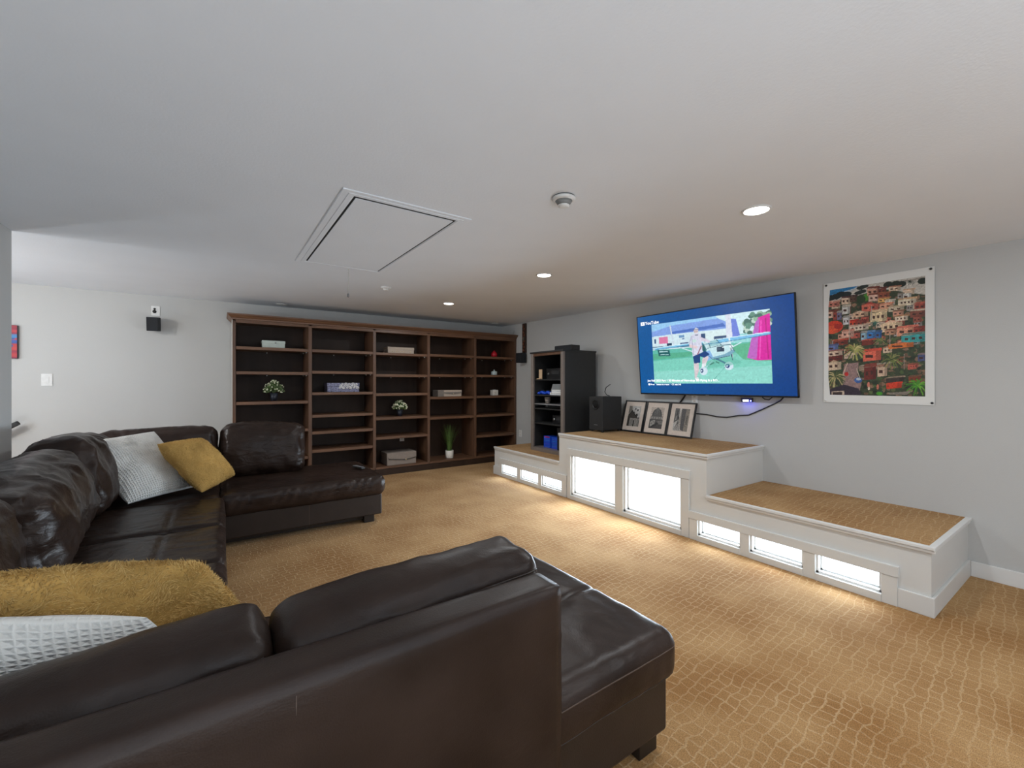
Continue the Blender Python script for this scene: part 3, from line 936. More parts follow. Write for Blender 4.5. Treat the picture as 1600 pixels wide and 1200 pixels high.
def tp(pts, col, al=1.0): cv_.poly([T(*p) for p in pts], col, al)
def tr(x, y, w_, h_, col, al=1.0): tp([(x, y), (x + w_, y), (x + w_, y + h_), (x, y + h_)], col, al)
def tl(x1, y1, x2, y2, wd, col): a = T(x1, y1); b = T(x2, y2); cv_.line(a[0], a[1], b[0], b[1], wd * .76, col)
def te(x, y, rx, ry, col): a = T(x, y); cv_.ell(a[0], a[1], rx * .76, ry * .755, col)


tr(0, 0, 1, 1, (150, 215, 215))
tr(0, 0, 1, .30, (150, 200, 238)); tp([(.6, 0), (1, 0), (1, .3), (.72, .3)], (206, 234, 240))
tr(0, .42, 1, .58, (96, 186, 168)); tp([(0, .62), (1, .55), (1, 1), (0, 1)], (122, 204, 186)); tp([(0, .8), (1, .76), (1, 1), (0, 1)], (150, 218, 208), .7); tp([(0, .5), (.45, .5), (.35, .58), (0, .6)], (84, 172, 140)); tp([(.7, .45), (1, .42), (1, .7), (.8, .66)], (92, 178, 140))
# tents and caravans behind
tr(.0, .20, .7, .24, (206, 228, 236)); tr(0.0, .12, .62, .07, (150, 178, 232)); tp([(.0, .13), (.2, .06), (.62, .04), (.7, .12), (.7, .2), (.2, .2), (0, .21)], (128, 160, 226))
tp([(.2, .16), (.66, .12), (.68, .17), (.2, .2)], (76, 112, 190)); tr(.07, .23, .09, .11, (214, 120, 160)); tr(.02, .25, .02, .08, (60, 90, 130)); tr(.27, .23, .05, .04, (110, 150, 190))
tr(.0, .38, .45, .04, (70, 110, 140)); tr(.15, .34, .05, .06, (40, 60, 90)); tr(.28, .35, .08, .05, (38, 66, 120)); tr(.3, .28, .02, .02, (80, 110, 160)); tr(.5, .22, .2, .14, (214, 234, 236)); tr(.58, .3, .1, .07, (60, 84, 120)); tr(.45, .24, .06, .12, (52, 80, 120))
tp([(.69, .06), (.76, .08), (.79, .36), (.69, .38)], (110, 130, 216)); tp([(.68, 0), (.72, 0), (.73, .4), (.68, .4)], (216, 222, 236)); tl(.19, .06, .215, .36, .012, (200, 214, 230))
for k in range(60):
    a, b = random.random(), random.random()
    te(.82 + a * .18, .03 + b * .28, .02, .03, random.choice([(96, 140, 122), (140, 176, 150), (70, 110, 100), (190, 214, 200)]))
tp([(.92, .1), (1.0, .06), (1.0, .68), (.9, .68), (.83, .64), (.87, .36)], (214, 24, 156)); tp([(.9, .16), (.93, .1), (.9, .66), (.86, .66), (.83, .64)], (186, 96, 190)); tl(.94, .15, .92, .66, .008, (240, 80, 190)); tl(.97, .12, .98, .66, .008, (176, 10, 120))
# banner board
tp([(.05, .44), (.17, .45), (.18, .55), (.06, .54)], (22, 92, 96)); tl(.07, .47, .15, .475, .008, (190, 230, 230)); tl(.08, .52, .16, .525, .006, (190, 230, 230))
# aeroplane: wing, struts, cabin, cowl, wheels
tp([(.0, .405), (.36, .375), (.36, .40), (.03, .44)], (120, 190, 226)); tp([(.45, .37), (.64, .35), (1.0, .31), (1.0, .34), (.66, .395), (.45, .41)], (120, 190, 230)); tl(.0, .405, .99, .31, .006, (214, 240, 250))
tl(.27, .42, .40, .51, .008, (206, 232, 240)); tl(.79, .42, .62, .56, .008, (206, 232, 240)); tp([(.48, .37), (.6, .35), (.64, .43), (.52, .47)], (196, 226, 228)); tp([(.44, .40), (.5, .38), (.52, .5), (.46, .52)], (60, 120, 130)); tl(.49, .37, .53, .52, .01, (200, 228, 236)); tl(.455, .4, .47, .52, .006, (200, 228, 236))
tp([(.52, .47), (.62, .44), (.71, .44), (.74, .54), (.7, .6), (.56, .64), (.5, .56)], (198, 230, 236)); tp([(.5, .52), (.54, .5), (.57, .62), (.5, .68), (.49, .6)], (130, 176, 226)); tp([(.6, .46), (.66, .45), (.66, .53), (.6, .53)], (40, 60, 84)); te(.615, .49, .018, .02, (70, 90, 110)); te(.655, .47, .012, .012, (210, 230, 236))
tl(.70, .30, .72, .62, .012, (222, 236, 240)); tl(.71, .45, .72, .66, .008, (34, 54, 84)); te(.715, .465, .015, .022, (230, 240, 244))
tl(.58, .62, .68, .72, .014, (40, 70, 120)); tl(.52, .6, .47, .76, .012, (190, 214, 236)); tl(.56, .66, .5, .76, .006, (190, 214, 236)); tl(.57, .69, .54, .715, .010, (34, 80, 70)); tl(.59, .68, .61, .695, .010, (34, 80, 70))
te(.69, .745, .036, .062, (206, 226, 238)); te(.68, .745, .017, .03, (30, 60, 120)); te(.676, .745, .007, .012, (206, 226, 238)); te(.48, .81, .034, .064, (206, 226, 238)); te(.465, .805, .014, .032, (40, 70, 120)); te(.462, .805, .006, .014, (206, 226, 238))
tl(.66, .76, .54, .99, .003, (70, 150, 140))
# outlines and shade of the aeroplane
tp([(.56, .64), (.7, .6), (.74, .54), (.73, .51), (.66, .57), (.55, .61)], (120, 168, 190)); tl(.52, .47, .62, .44, .005, (70, 110, 130)); tl(.62, .44, .71, .44, .005, (70, 110, 130)); tl(.71, .44, .74, .54, .005, (60, 96, 120)); tl(.5, .52, .56, .64, .005, (70, 110, 140)); tl(.56, .64, .7, .6, .005, (60, 96, 120))
tp([(.53, .37), (.60, .355), (.625, .425), (.545, .445)], (150, 196, 204)); tl(.6, .35, .64, .44, .006, (60, 110, 120)); tp([(.45, .415), (.49, .40), (.505, .50), (.465, .51)], (30, 92, 96)); tl(.53, .37, .545, .45, .006, (40, 90, 100))
tl(.03, .435, .36, .398, .005, (60, 130, 170)); tl(.45, .41, .66, .395, .005, (60, 130, 170)); tl(.66, .395, 1.0, .34, .005, (60, 130, 170))
tp([(.5, .66), (.72, .62), (.8, .7), (.7, .74), (.52, .76)], (96, 178, 160), .5)
# man in cap, pale shirt, navy shorts, one foot on the wheel
tp([(.395, .60), (.44, .60), (.44, .8), (.41, .93), (.40, .93)], (214, 200, 206)); tp([(.49, .55), (.53, .60), (.5, .72), (.47, .72), (.47, .66)], (214, 200, 206)); tp([(.39, .56), (.455, .53), (.455, .68), (.40, .69)], (16, 62, 124)); tp([(.44, .56), (.5, .50), (.54, .56), (.49, .61), (.455, .58)], (16, 62, 124))
tp([(.38, .26), (.43, .21), (.47, .24), (.48, .52), (.39, .58)], (212, 214, 232)); tp([(.36, .40), (.38, .26), (.42, .26), (.42, .42)], (206, 208, 228)); tp([(.36, .38), (.44, .43), (.43, .46), (.37, .44)], (222, 200, 204)); tp([(.46, .28), (.55, .36), (.54, .39), (.46, .34)], (214, 206, 222)); tl(.47, .43, .435, .55, .010, (150, 100, 120)); te(.41, .34, .02, .026, (196, 224, 220))
te(.43, .19, .020, .036, (226, 206, 206)); tp([(.41, .17), (.43, .135), (.455, .165), (.45, .18)], (214, 214, 226)); tl(.42, .25, .445, .25, .006, (40, 60, 90)); tp([(.40, .92), (.43, .90), (.44, .965), (.41, .965)], (226, 236, 240)); tp([(.47, .70), (.505, .68), (.5, .74), (.465, .75)], (226, 230, 236))
tl(.405, .17, .452, .17, .006, (120, 120, 140)); tl(.418, .2, .424, .2, .006, (90, 80, 90)); tl(.436, .2, .442, .2, .006, (90, 80, 90)); tl(.39, .3, .40, .56, .004, (150, 150, 176)); tl(.36, .4, .385, .27, .004, (150, 150, 176))
cv_.speckle(.03, 2)
# faint reflection-free screen
sc_ = cv_.sheet('screen', 2 * HW - .018, 2 * HH - .024, 'screen', tv, (0, .003, .0022))
text('Joe Nall 2023 Part 1 30 Minutes of Non-stop 3D Flying & a RO...', .0345, 'caption', tv, (-.765, -.322, .0032))
text('Press', .0262, 'caption', tv, (-.725, -.365, .0032))
text('button to return', .0262, 'caption', tv, (-.640, -.365, .0032))
text('21 min left', .0262, 'caption', tv, (-.425, -.365, .0032))
MB().lathe([(.004, .0028), (.004, .0036)], (-.437, -.356, 0), 12).build('caption_dot', 'caption', tv)
MB().lathe([(.013, .0028), (.013, .0036)], (-.745, -.356, 0), 20).build('caption_dot', 'caption', tv)
text('YouTube', .052, 'caption', tv, (-.757, .366, .0032), 'logo_text')
MB().box((-.822, .363, .0030), (-.765, .403, .0036), .0).build('logo_badge', 'caption', tv)
MB().add([(-.800, .372, .0040), (-.800, .394, .0040), (-.781, .383, .0040), (-.800, .372, .0037), (-.800, .394, .0037), (-.781, .383, .0037)],
         [(0, 2, 1), (3, 4, 5), (0, 1, 4, 3), (1, 2, 5, 4), (2, 0, 3, 5)]).build('logo_arrow', 'blue', tv)
MB().box((-.02, -HH + .003, .0035), (.02, -HH + .009, .0045)).build('maker_badge', 'greyplast', tv)
# wall arm behind
MB().box((-.25, -.2, -.115), (.25, .2, -.105)).box((-.05, -.05, -.11), (.05, .05, -.04)).build('wall_bracket', 'black', tv)
# media box with bright blue light under the screen
mbx = thing('media_box', 'tiny black media box with a bright blue light hanging under the television', 'media box', (4.372, 2.20, 1.195))
bx('body', (-.012, -.055, -.012), (.02, .055, .03), 'black', mbx, .004)
bx('indicator', (-.016, -.02, -.006), (-.012, .03, .01), 'whiteled', mbx)
bx('indicator', (-.016, -.05, -.004), (-.012, -.04, .006), 'led', mbx)
ld = bpy.data.lights.new('media_box_light', 'POINT'); ld.energy = .35; ld.color = (.12, .14, 1); ld.shadow_soft_size = .01
lo = bpy.data.objects.new('media_box_light', ld); C.objects.link(lo); lo.location = (-.035, 0, -.01); lo.parent = mbx
# cables
cab_pts = [(4.36, 1.86, 1.235), (4.40, 1.90, 1.205), (4.413, 1.947, 1.179), (4.413, 2.076, 1.111), (4.41, 2.2, 1.05), (4.41, 2.296, 1.04), (4.411, 2.424, 1.012), (4.41, 2.536, 1.012), (4.41, 2.653, 1.029), (4.411, 2.80, 1.031), (4.412, 3.0, 1.03)]
tag(MB().tube(cab_pts, .006).build('power_cable', 'black'), 'black cable sagging across the wall from under the television to the picture frames', 'cable')
tag(MB().tube([(4.37, 2.88, 1.245), (4.40, 2.93, 1.20), (4.412, 2.99, 1.14), (4.413, 3.02, 1.06)], .009).build('power_cable', 'black'), 'short black cable dropping from the television behind the picture frames', 'cable')
tag(MB().tube([(4.39, 2.06 + .02 * 0, 1.235), (4.395, 2.04, 1.215), (4.395, 2.0, 1.21), (4.39, 1.97, 1.235)], .005).build('power_cable', 'black'), 'small loop of black cable just below the lower edge of the television', 'cable')


def outlet(loc, rz, label, kind='outlet', sw=.075, sh=.12):
    o = thing('wall_' + kind, label, kind, loc, rz)
    bx('cover_plate', (-sw / 2, -.006, -sh / 2), (sw / 2, 0, sh / 2), 'whiteplast', o, .002)
    if kind == 'outlet':
        for z in (-.026, .026):
            s_ = bx('socket', (-.017, -.008, z - .015), (.017, -.005, z + .015), 'ceramic', o, .002)
            MB().box((-.008, -.0085, z - .005), (-.005, -.0078, z + .006)).box((.005, -.0085, z - .005), (.008, -.0078, z + .006)).build('slots', 'gap', s_)
    return o


sw = outlet((-1.587, YB, 1.41), 0, 'white two-gang light switch plate on the back wall left of the bookcase', 'switch', .088, .135)
bx('rocker', (-.018, -.010, -.034), (.018, -.005, .034), 'whiteplast', sw, .002)
outlet((2.45, YB - .031, .485), 0, 'white outlet on the bookcase back panel in the middle bay')
outlet((XW, 6.19, .478), -PI / 2, 'white outlet low on the television wall beside the bookcase')
outlet((XW, 4.42, 1.645), -PI / 2, 'white outlet on the wall behind the black cabinet')
outlet((XW, 2.80, 1.195), -PI / 2, 'white outlet on the wall under the television')

# ------------------------------------------------------------------ poster
ps_ = thing('poster', 'unframed poster painting of colourful hillside houses pinned right of the television', 'poster', (XW - .004, 1.197, 1.727))
ps_.rotation_euler = wall_frame(0)
PW, PH = .711, 1.044
# slightly curling paper
pm = MB(); nx_, ny_ = 24, 36; pv = []; pf = []
for j in range(ny_ + 1):
    for i in range(nx_ + 1):
        u = i / nx_ - .5; v = j / ny_ - .5
        pv.append((u * PW, v * PH, .0015 + .004 * (abs(u) * 2) ** 6 * (.3 + abs(v))))
for j in range(ny_):
    for i in range(nx_):
        a = j * (nx_ + 1) + i; pf.append((a, a + 1, a + nx_ + 2, a + nx_ + 1))
k0 = len(pv); pv2 = [(x, y, z - .0008) for x, y, z in pv]; pf2 = [tuple(q + k0 for q in f[::-1]) for f in pf]
pm.add(pv + pv2, pf + pf2, True); pm.build('sheet', 'paper', ps_)
pc = Canvas(280, 400, (56, 66, 46))


def Z(x, y):                 # from positions measured on the poster to 0..1 of its picture
    u = (x - 110) / 1310.; t = 345 - 190 * u; b = 1786 + 30 * u
    return u, (y - t) / (b - t)


def zp(pts, col, al=1.0): pc.poly([Z(*p) for p in pts], col, al)
def ze(x, y, rx, ry, col, al=1.0): a = Z(x, y); pc.ell(a[0], a[1], rx / 1310., ry / 1530., col, al)
def zl(x1, y1, x2, y2, wd, col): a = Z(x1, y1); b = Z(x2, y2); pc.line(a[0], a[1], b[0], b[1], wd / 1310., col)


rg = random.Random(5)
zp([(110, 345), (1420, 150), (1420, 420), (900, 330), (600, 400), (110, 560)], (192, 186, 176))
zp([(110, 345), (560, 280), (470, 330), (300, 380), (110, 420)], (40, 122, 176)); zp([(200, 400), (520, 310), (660, 262), (420, 370)], (176, 190, 200))
zp([(900, 260), (1420, 170), (1420, 200), (1000, 260)], (150, 142, 132))
for k in range(900):         # foliage
    x, y = rg.uniform(110, 1420), rg.uniform(420, 1816)
    if y < 480 - (x - 110) * .18: continue
    ze(x, y, rg.uniform(12, 42), rg.uniform(8, 30), rg.choice([(34, 48, 34), (52, 72, 44), (74, 96, 54), (44, 58, 44), (98, 104, 66), (92, 72, 54), (58, 84, 66), (28, 38, 30), (120, 88, 70), (150, 112, 92)]), .8)
for x, y in ((230, 430), (300, 400), (380, 400), (150, 450)): ze(x, y, 80, 40, (28, 40, 42))
for x, y in ((590, 310), (610, 360), (560, 380), (640, 290)): ze(x, y, 60, 26, (36, 46, 44))
for x, y in ((960, 270), (1060, 260), (1130, 265), (1390, 230)): ze(x, y, 62, 40, (32, 42, 34))
ze(670, 440, 45, 50, (66, 130, 44)); ze(590, 470, 70, 50, (38, 62, 34))


def palm(x, y, r, cols, n_=16):
    for k in range(n_):
        a = k / n_ * 2 * PI + rg.uniform(-.15, .15); c_ = rg.choice(cols)
        ex, ey = x + math.cos(a) * r, y + math.sin(a) * r * .75 + r * .18
        zl(x, y, (x + ex) / 2, (y + ey) / 2 - r * .16, r * .13, c_); zl((x + ex) / 2, (y + ey) / 2 - r * .16, ex, ey, r * .1, c_)


palm(1240, 240, 50, [(36, 48, 40)], 12)


def house(x, y, w_, h_, wall_, roof_, nwin=2, gable=False, skew=-.1):
    x -= w_ * .08; y -= h_ * .12; w_ *= 1.16; h_ *= 1.28
    k = skew
    if gable:
        zp([(x - 12, y + h_ * .3), (x + w_ * .45, y - h_ * .12 + k * w_ * .4), (x + w_ + 14, y + h_ * .3 + k * w_), (x + w_, y + h_ * .36 + k * w_), (x, y + h_ * .38)], roof_)
    else:
        zp([(x - 12, y + h_ * .12), (x + w_ * .1, y - h_ * .1), (x + w_ + 12, y - h_ * .1 + k * w_), (x + w_ + 14, y + h_ * .16 + k * w_)], roof_)
    zp([(x, y + h_ * .16), (x + w_, y + h_ * .16 + k * w_), (x + w_, y + h_ + k * w_), (x, y + h_)], wall_)
    zp([(x + w_ * .72, y + h_ * .16 + k * w_ * .72), (x + w_, y + h_ * .16 + k * w_), (x + w_, y + h_ + k * w_), (x + w_ * .72, y + h_ + k * w_ * .72)], tuple(int(v * .8) for v in wall_))
    for q in range(nwin):
        xx = x + w_ * (.14 + q * .8 / nwin); yy = y + h_ * .42 + k * (xx - x)
        zp([(xx, yy), (xx + w_ * .42 / nwin, yy), (xx + w_ * .42 / nwin, yy + h_ * .26), (xx, yy + h_ * .26)], (70, 40, 34))


cream, pink, rose, brown, grey_, white_ = (216, 190, 164), (206, 150, 126), (188, 92, 76), (112, 56, 44), (150, 146, 140), (206, 204, 198)
for k in range(34):
    x, y = rg.uniform(120, 1340), rg.uniform(520, 1380)
    house(x, y, rg.uniform(60, 120), rg.uniform(40, 70), rg.choice([cream, pink, rose, (150, 80, 66), (206, 180, 160), grey_]), rg.choice([brown, (150, 90, 66), (190, 130, 100), (84, 50, 42)]), rg.choice([1, 2, 2, 3]), rg.random() < .3)
for a in ((690, 320, 140, 90, pink, brown), (830, 320, 100, 70, (120, 60, 50), (92, 46, 40)), (710, 410, 140, 80, (214, 178, 160), brown), (840, 390, 130, 60, (140, 74, 56), (150, 90, 60)),
          (840, 460, 130, 50, (220, 170, 100), (190, 120, 80)), (980, 305, 130, 50, cream, (170, 110, 84)), (930, 490, 110, 60, (206, 196, 180), (190, 180, 164)), (1160, 350, 120, 60, cream, (186, 150, 120)),
          (1155, 390, 90, 90, white_, cream, 1), (1105, 480, 190, 80, (220, 206, 180), (200, 160, 120), 4), (1090, 400, 60, 60, grey_, (120, 110, 100), 1), (1300, 540, 120, 80, (150, 66, 54), (170, 84, 66)),
          (320, 450, 120, 80, cream, (80, 44, 40)), (440, 430, 90, 70, (90, 66, 54), (64, 40, 36)), (120, 510, 150, 60, (196, 120, 104), (206, 150, 130)), (330, 570, 100, 90, white_, (190, 180, 164), 1),
          (620, 540, 200, 90, (204, 106, 86), (170, 60, 50), 2, True), (860, 540, 150, 60, (220, 160, 130), (206, 130, 100)), (980, 580, 170, 60, (206, 190, 164), (190, 170, 140)), (1030, 640, 120, 60, pink, (120, 80, 60)),
          (110, 640, 80, 80, (220, 180, 156), brown, 1), (190, 640, 60, 100, (150, 70, 60), brown, 1), (250, 650, 60, 90, (110, 108, 140), grey_, 1), (430, 690, 110, 70, cream, (200, 170, 150)), (500, 650, 180, 60, (206, 170, 140), (214, 190, 164), 2, True),
          (340, 720, 90, 90, (206, 204, 206), grey_), (740, 650, 190, 120, (224, 200, 160), (206, 176, 140), 3), (1060, 710, 140, 60, (224, 204, 180), (170, 120, 80), 3), (1250, 640, 170, 80, (130, 74, 60), (190, 170, 150)), (1280, 720, 90, 70, (150, 80, 66), brown),
          (430, 770, 110, 70, (206, 66, 40), (170, 40, 30)), (540, 770, 120, 60, (140, 56, 46), (120, 46, 40)), (440, 840, 240, 60, (214, 196, 176), (190, 160, 140), 4), (330, 910, 150, 80, (220, 170, 150), (196, 130, 110)), (890, 800, 230, 110, (228, 200, 164), (226, 190, 160), 3, True),
          (930, 900, 130, 60, (190, 140, 110), brown), (1090, 870, 220, 100, (222, 150, 120), (206, 110, 90)), (1290, 870, 110, 70, (150, 54, 44), (120, 40, 36)), (600, 930, 70, 90, (150, 186, 206), grey_, 1), (690, 920, 90, 80, (60, 124, 190), (90, 130, 170), 1), (800, 920, 70, 80, (50, 104, 170), (60, 90, 130), 1),
          (1150, 970, 270, 100, (60, 160, 160), (90, 120, 110), 3), (200, 1040, 190, 60, (130, 56, 44), (190, 70, 50)), (110, 1110, 140, 70, (100, 120, 176), (80, 90, 130), 1), (110, 1190, 200, 70, (218, 190, 166), (150, 100, 90)), (110, 1270, 200, 50, (110, 40, 36), (90, 34, 30)),
          (110, 1340, 180, 100, (222, 196, 166), (190, 160, 130), 2, True), (620, 1040, 160, 60, (120, 50, 40), (190, 80, 60), 0), (990, 1090, 270, 60, (216, 116, 54), (190, 110, 80), 1, True), (640, 1190, 210, 120, (222, 104, 82), (206, 80, 60), 1), (1340, 1240, 90, 80, (70, 80, 120), (130, 110, 110), 1),
          (600, 1390, 370, 60, (150, 130, 112), (170, 156, 140), 0), (650, 1400, 140, 160, (110, 44, 38), (130, 60, 50), 2), (830, 1400, 110, 120, (206, 176, 150), (150, 110, 90), 1), (950, 1560, 200, 60, (60, 50, 46), (150, 130, 110), 0), (950, 1640, 170, 60, (206, 60, 34), (206, 60, 34), 0), (1230, 1540, 130, 70, (130, 60, 40), (110, 80, 60))):
    house(*a)
ze(200, 850, 130, 90, (206, 60, 36)); ze(170, 890, 90, 60, (220, 84, 50)); ze(260, 840, 60, 40, (170, 44, 34))
zp([(360, 1360), (560, 1340), (560, 1420), (540, 1500), (600, 1640), (560, 1786), (250, 1786), (330, 1640), (330, 1480)], (150, 122, 118)); zp([(330, 1640), (560, 1700), (600, 1790), (110, 1790), (110, 1720)], (52, 42, 56))
zl(400, 1350, 335, 1500, 14, (206, 176, 156)); zl(530, 1420, 580, 1560, 10, (214, 196, 176)); ze(385, 1500, 30, 30, (190, 40, 36)); ze(555, 1585, 55, 40, (60, 96, 160)); ze(560, 1570, 34, 18, (190, 206, 220))
palm(500, 1170, 150, [(120, 128, 62), (160, 160, 90), (70, 88, 46), (190, 180, 120)], 22); palm(1010, 1300, 140, [(104, 116, 60), (60, 78, 44), (140, 140, 84)], 18); palm(220, 1540, 150, [(150, 146, 92), (80, 92, 56), (184, 170, 120), (50, 64, 44)], 24)
palm(850, 1040, 90, [(80, 100, 60), (120, 130, 76)], 14); palm(1330, 1660, 150, [(70, 140, 40), (100, 160, 50), (50, 100, 36)], 16); palm(790, 800, 70, [(50, 100, 90), (70, 120, 100)], 12)
for x0_, y0_, y1_ in ((428, 690, 1060), (740, 560, 760), (985, 940, 1120), (1165, 1230, 1440)): zl(x0_, y0_, x0_, y1_, 8, (170, 160, 150))
ze(700, 1650, 18, 40, (206, 120, 100)); ze(825, 1680, 16, 36, (190, 110, 90)); ze(705, 1700, 14, 22, (220, 200, 176)); zp([(160, 1740), (350, 1730), (356, 1786), (160, 1786)], (190, 170, 150)); zp([(175, 1750), (320, 1745), (320, 1786), (175, 1786)], (60, 46, 46)); zp([(960, 1760), (1250, 1740), (1200, 1790), (980, 1786)], (130, 120, 110)); ze(845, 1770, 40, 24, (70, 150, 40))
pc.speckle(.09, 11)
pc.a = np.clip(pc.a * .98, 0, 1)
pc.sheet('print', .623, .918, 'poster', ps_, (-.008, .002, .0028))
for nm, x, y, m_ in (('pin', -.335, .505, 'black'), ('pin', .335, .505, 'black'), ('pin', .342, -.505, 'black'), ('pin', -.34, -.505, 'whiteplast')):
    MB().lathe([(.004, .0), (.0085, .002), (.0085, .006), (.004, .0085)], (x, y, .004), 14).build(nm, m_, ps_)

# ------------------------------------------------------------------ three framed pictures on the bench
def grey_canvas(seed):
    return Canvas(90, 130, (120, 118, 114))


def fr_church(c):
    c.rect(0, 0, 1, 1, (176, 172, 166)); c.poly([(0.1, .9), (.02, .45), (.3, .2), (1, .75), (1, 1), (.1, 1)], (70, 66, 62)); c.poly([(.0, .0), (.3, .0), (.3, .22), (0, .4)], (120, 116, 110)); c.poly([(.25, .02), (.7, .0), (1, .35), (1, .72), (.3, .2)], (186, 184, 180))
    for x, y, r in ((.56, .15, .05), (.75, .2, .06), (.48, .32, .045), (.72, .45, .09), (.9, .6, .06)): c.ell(x, y, r, r * .9, (48, 46, 46))
    c.line(.05, .48, .3, .24, .05, (40, 38, 38)); c.line(.3, .24, 1.0, .72, .06, (44, 42, 42)); c.rect(.2, .6, .75, .4, (150, 146, 140)); c.rect(.5, .7, .1, .3, (40, 38, 36)); c.poly([(.0, .5), (.2, .6), (.2, 1), (0, 1)], (60, 56, 52))
    for x in (.3, .4, .7, .84): c.rect(x, .66, .035, .3, (96, 92, 88))


def fr_dome(c):
    c.rect(0, 0, 1, 1, (176, 162, 150)); c.poly([(.12, .45), (.14, .3), (.24, .14), (.4, .06), (.5, .02), (.6, .06), (.76, .14), (.86, .3), (.88, .45)], (58, 56, 54))
    for x in (.25, .38, .5, .62, .75): c.line(.5 + (x - .5) * .3, .06, x, .43, .016, (120, 118, 114))
    c.rect(.08, .43, .84, .14, (104, 100, 96))
    for x in (.14, .32, .52, .7, .84): c.ell(x + .02, .5, .04, .035, (190, 186, 180)); c.ell(x + .02, .5, .02, .018, (40, 38, 38))
    c.rect(0, .57, 1, .43, (66, 62, 60)); c.poly([(.05, .68), (.35, .6), (.45, .62), (.4, .85), (.1, .95)], (150, 146, 140)); c.poly([(.55, .65), (.95, .6), (1, .8), (.6, .78)], (110, 106, 102)); c.poly([(.0, .98), (.6, .7), (.7, .76), (.2, 1)], (36, 34, 34))
    for k in range(10): c.rect(.08 + k * .085, .66 + (k % 3) * .09, .035, .05, (40, 38, 36))


def fr_alley(c):
    c.rect(0, 0, 1, 1, (150, 142, 132)); c.poly([(0, 0), (.3, 0), (.34, .5), (0, .66)], (84, 82, 80)); c.poly([(.45, 0), (.75, 0), (.72, 1), (.5, .92)], (78, 76, 76)); c.poly([(.75, 0), (1, 0), (1, 1), (.72, 1)], (130, 122, 112)); c.poly([(0, .66), (.34, .5), (.5, .92), (.5, 1), (0, 1)], (176, 172, 166))
    for k in range(7): c.line(.06 + k * .07, 1, .3, .52, .02, (90, 86, 82))
    c.ell(.28, .42, .05, .07, (40, 38, 38)); c.rect(.16, .1, .05, .2, (40, 38, 38)); c.rect(.82, .3, .1, .4, (90, 86, 80)); c.rect(.1, .34, .06, .18, (140, 138, 134)); c.poly([(.3, 0), (.45, 0), (.4, .3), (.34, .4)], (190, 184, 176))


M['photo'] = print_mat('photo_print', .35)
fh, lean = .405, math.atan2(.115, .405)
FB = 4.292
for k, (yc, fn, lab) in enumerate(((3.592, fr_church, 'black-framed grey photograph of a church front, leftmost of three leaning under the television'),
                                   (3.252, fr_dome, 'black-framed grey photograph of a great dome, the middle of the three leaning frames'),
                                   (2.918, fr_alley, 'black-framed grey photograph of a narrow alley, the frame nearest the bench step'))):
    fwid = .332
    f_ = thing('picture_frame', lab, 'picture frame', (FB, yc, .757), 0, None)
    f_.rotation_euler = wall_frame(-lean)
    e = .016; fr = MB()
    fr.box((-fwid / 2, 0, 0), (fwid / 2, e, .02), .002).box((-fwid / 2, fh - e, 0), (fwid / 2, fh, .02), .002).box((-fwid / 2, e, 0), (-fwid / 2 + e, fh - e, .02), .002).box((fwid / 2 - e, e, 0), (fwid / 2, fh - e, .02), .002)
    fr.build('frame', 'black', f_)
    mt_ = MB(); iw, ih = .086, .142; cy_ = fh / 2
    mt_.box((-fwid / 2 + e, e, .004), (fwid / 2 - e, fh - e, .008)); mt_.build('mat_board', 'matboard', f_)
    cc = grey_canvas(k); fn(cc); cc.speckle(.12, 30 + k)
    cc.sheet('photograph', .186, .262, 'photo', f_, (0, fh / 2, .0088))

# ------------------------------------------------------------------ subwoofer
sb = thing('subwoofer', 'black box subwoofer with a round port, on the bench beside the tall cabinet', 'speaker', (4.095, 3.848, .757))
bx('cabinet', (-.175, -.116, .022), (.175, .116, .445), 'blackmatte', sb, .006)
M['hole'] = mat('port_hole', rgb(5, 5, 5), .9)
pr = MB().lathe([(.062, -.176), (.062, -.182), (.055, -.185), (.047, -.181), (.045, -.1765)], (0, 0, .345), 28, 'X').build('port_ring', 'black', sb)
MB().lathe([(.046, -.1755), (.046, -.1775)], (0, 0, .345), 28, 'X').build('port_hole', 'hole', pr)
MB().box((-.178, -.03, .085), (-.174, .03, .092)).build('badge', 'greyplast', sb)
for fx, fy in ((-.15, -.09), (-.15, .09), (.15, -.09), (.15, .09)):
    MB().lathe([(.016, 0), (.018, .008), (.018, .023)], (fx, fy, 0), 14).build('foot', 'black', sb)
MB().tube([(.16, .07, .445), (.12, .09, .46), (.1, .105, .5), (.13, .11, .56), (.2, .10, .60)], .005).build('cable', 'black', sb)

# ------------------------------------------------------------------ tall media cabinet
mc = thing('media_cabinet', 'tall black media cabinet with an open front and taupe edges on the low bench step', 'cabinet', (3.72, 4.24, .409))
W_, D_, H_ = .71, .60, 1.41            # along Y, along X, height
bx('side_panel', (0.03, 0, 0), (D_, .02, H_ - .022), 'blacklam', mc, .001)
bx('side_panel', (0.03, W_ - .02, 0), (D_, W_, H_ - .022), 'blacklam', mc, .001)
bx('back_panel', (D_ - .012, .02, .0), (D_, W_ - .02, H_ - .022), 'black', mc)
bx('top_board', (-.012, -.008, H_ - .022), (D_ + .005, W_ + .008, H_), 'blacklam', mc, .002)
bx('bottom_board', (.0, .0, 0), (D_, W_, .05), 'taupe', mc, .001)
e1 = bx('front_stile', (0, 0, .05), (.03, .055, H_ - .022), 'taupe', mc, .003)
e2 = bx('front_stile', (0, W_ - .055, .05), (.03, W_, H_ - .022), 'taupe', mc, .003)
bx('header', (.004, .055, H_ - .06), (.024, W_ - .055, H_ - .022), 'wood', mc)
cab_sh = [1.02, .80, .675, .61, .40]
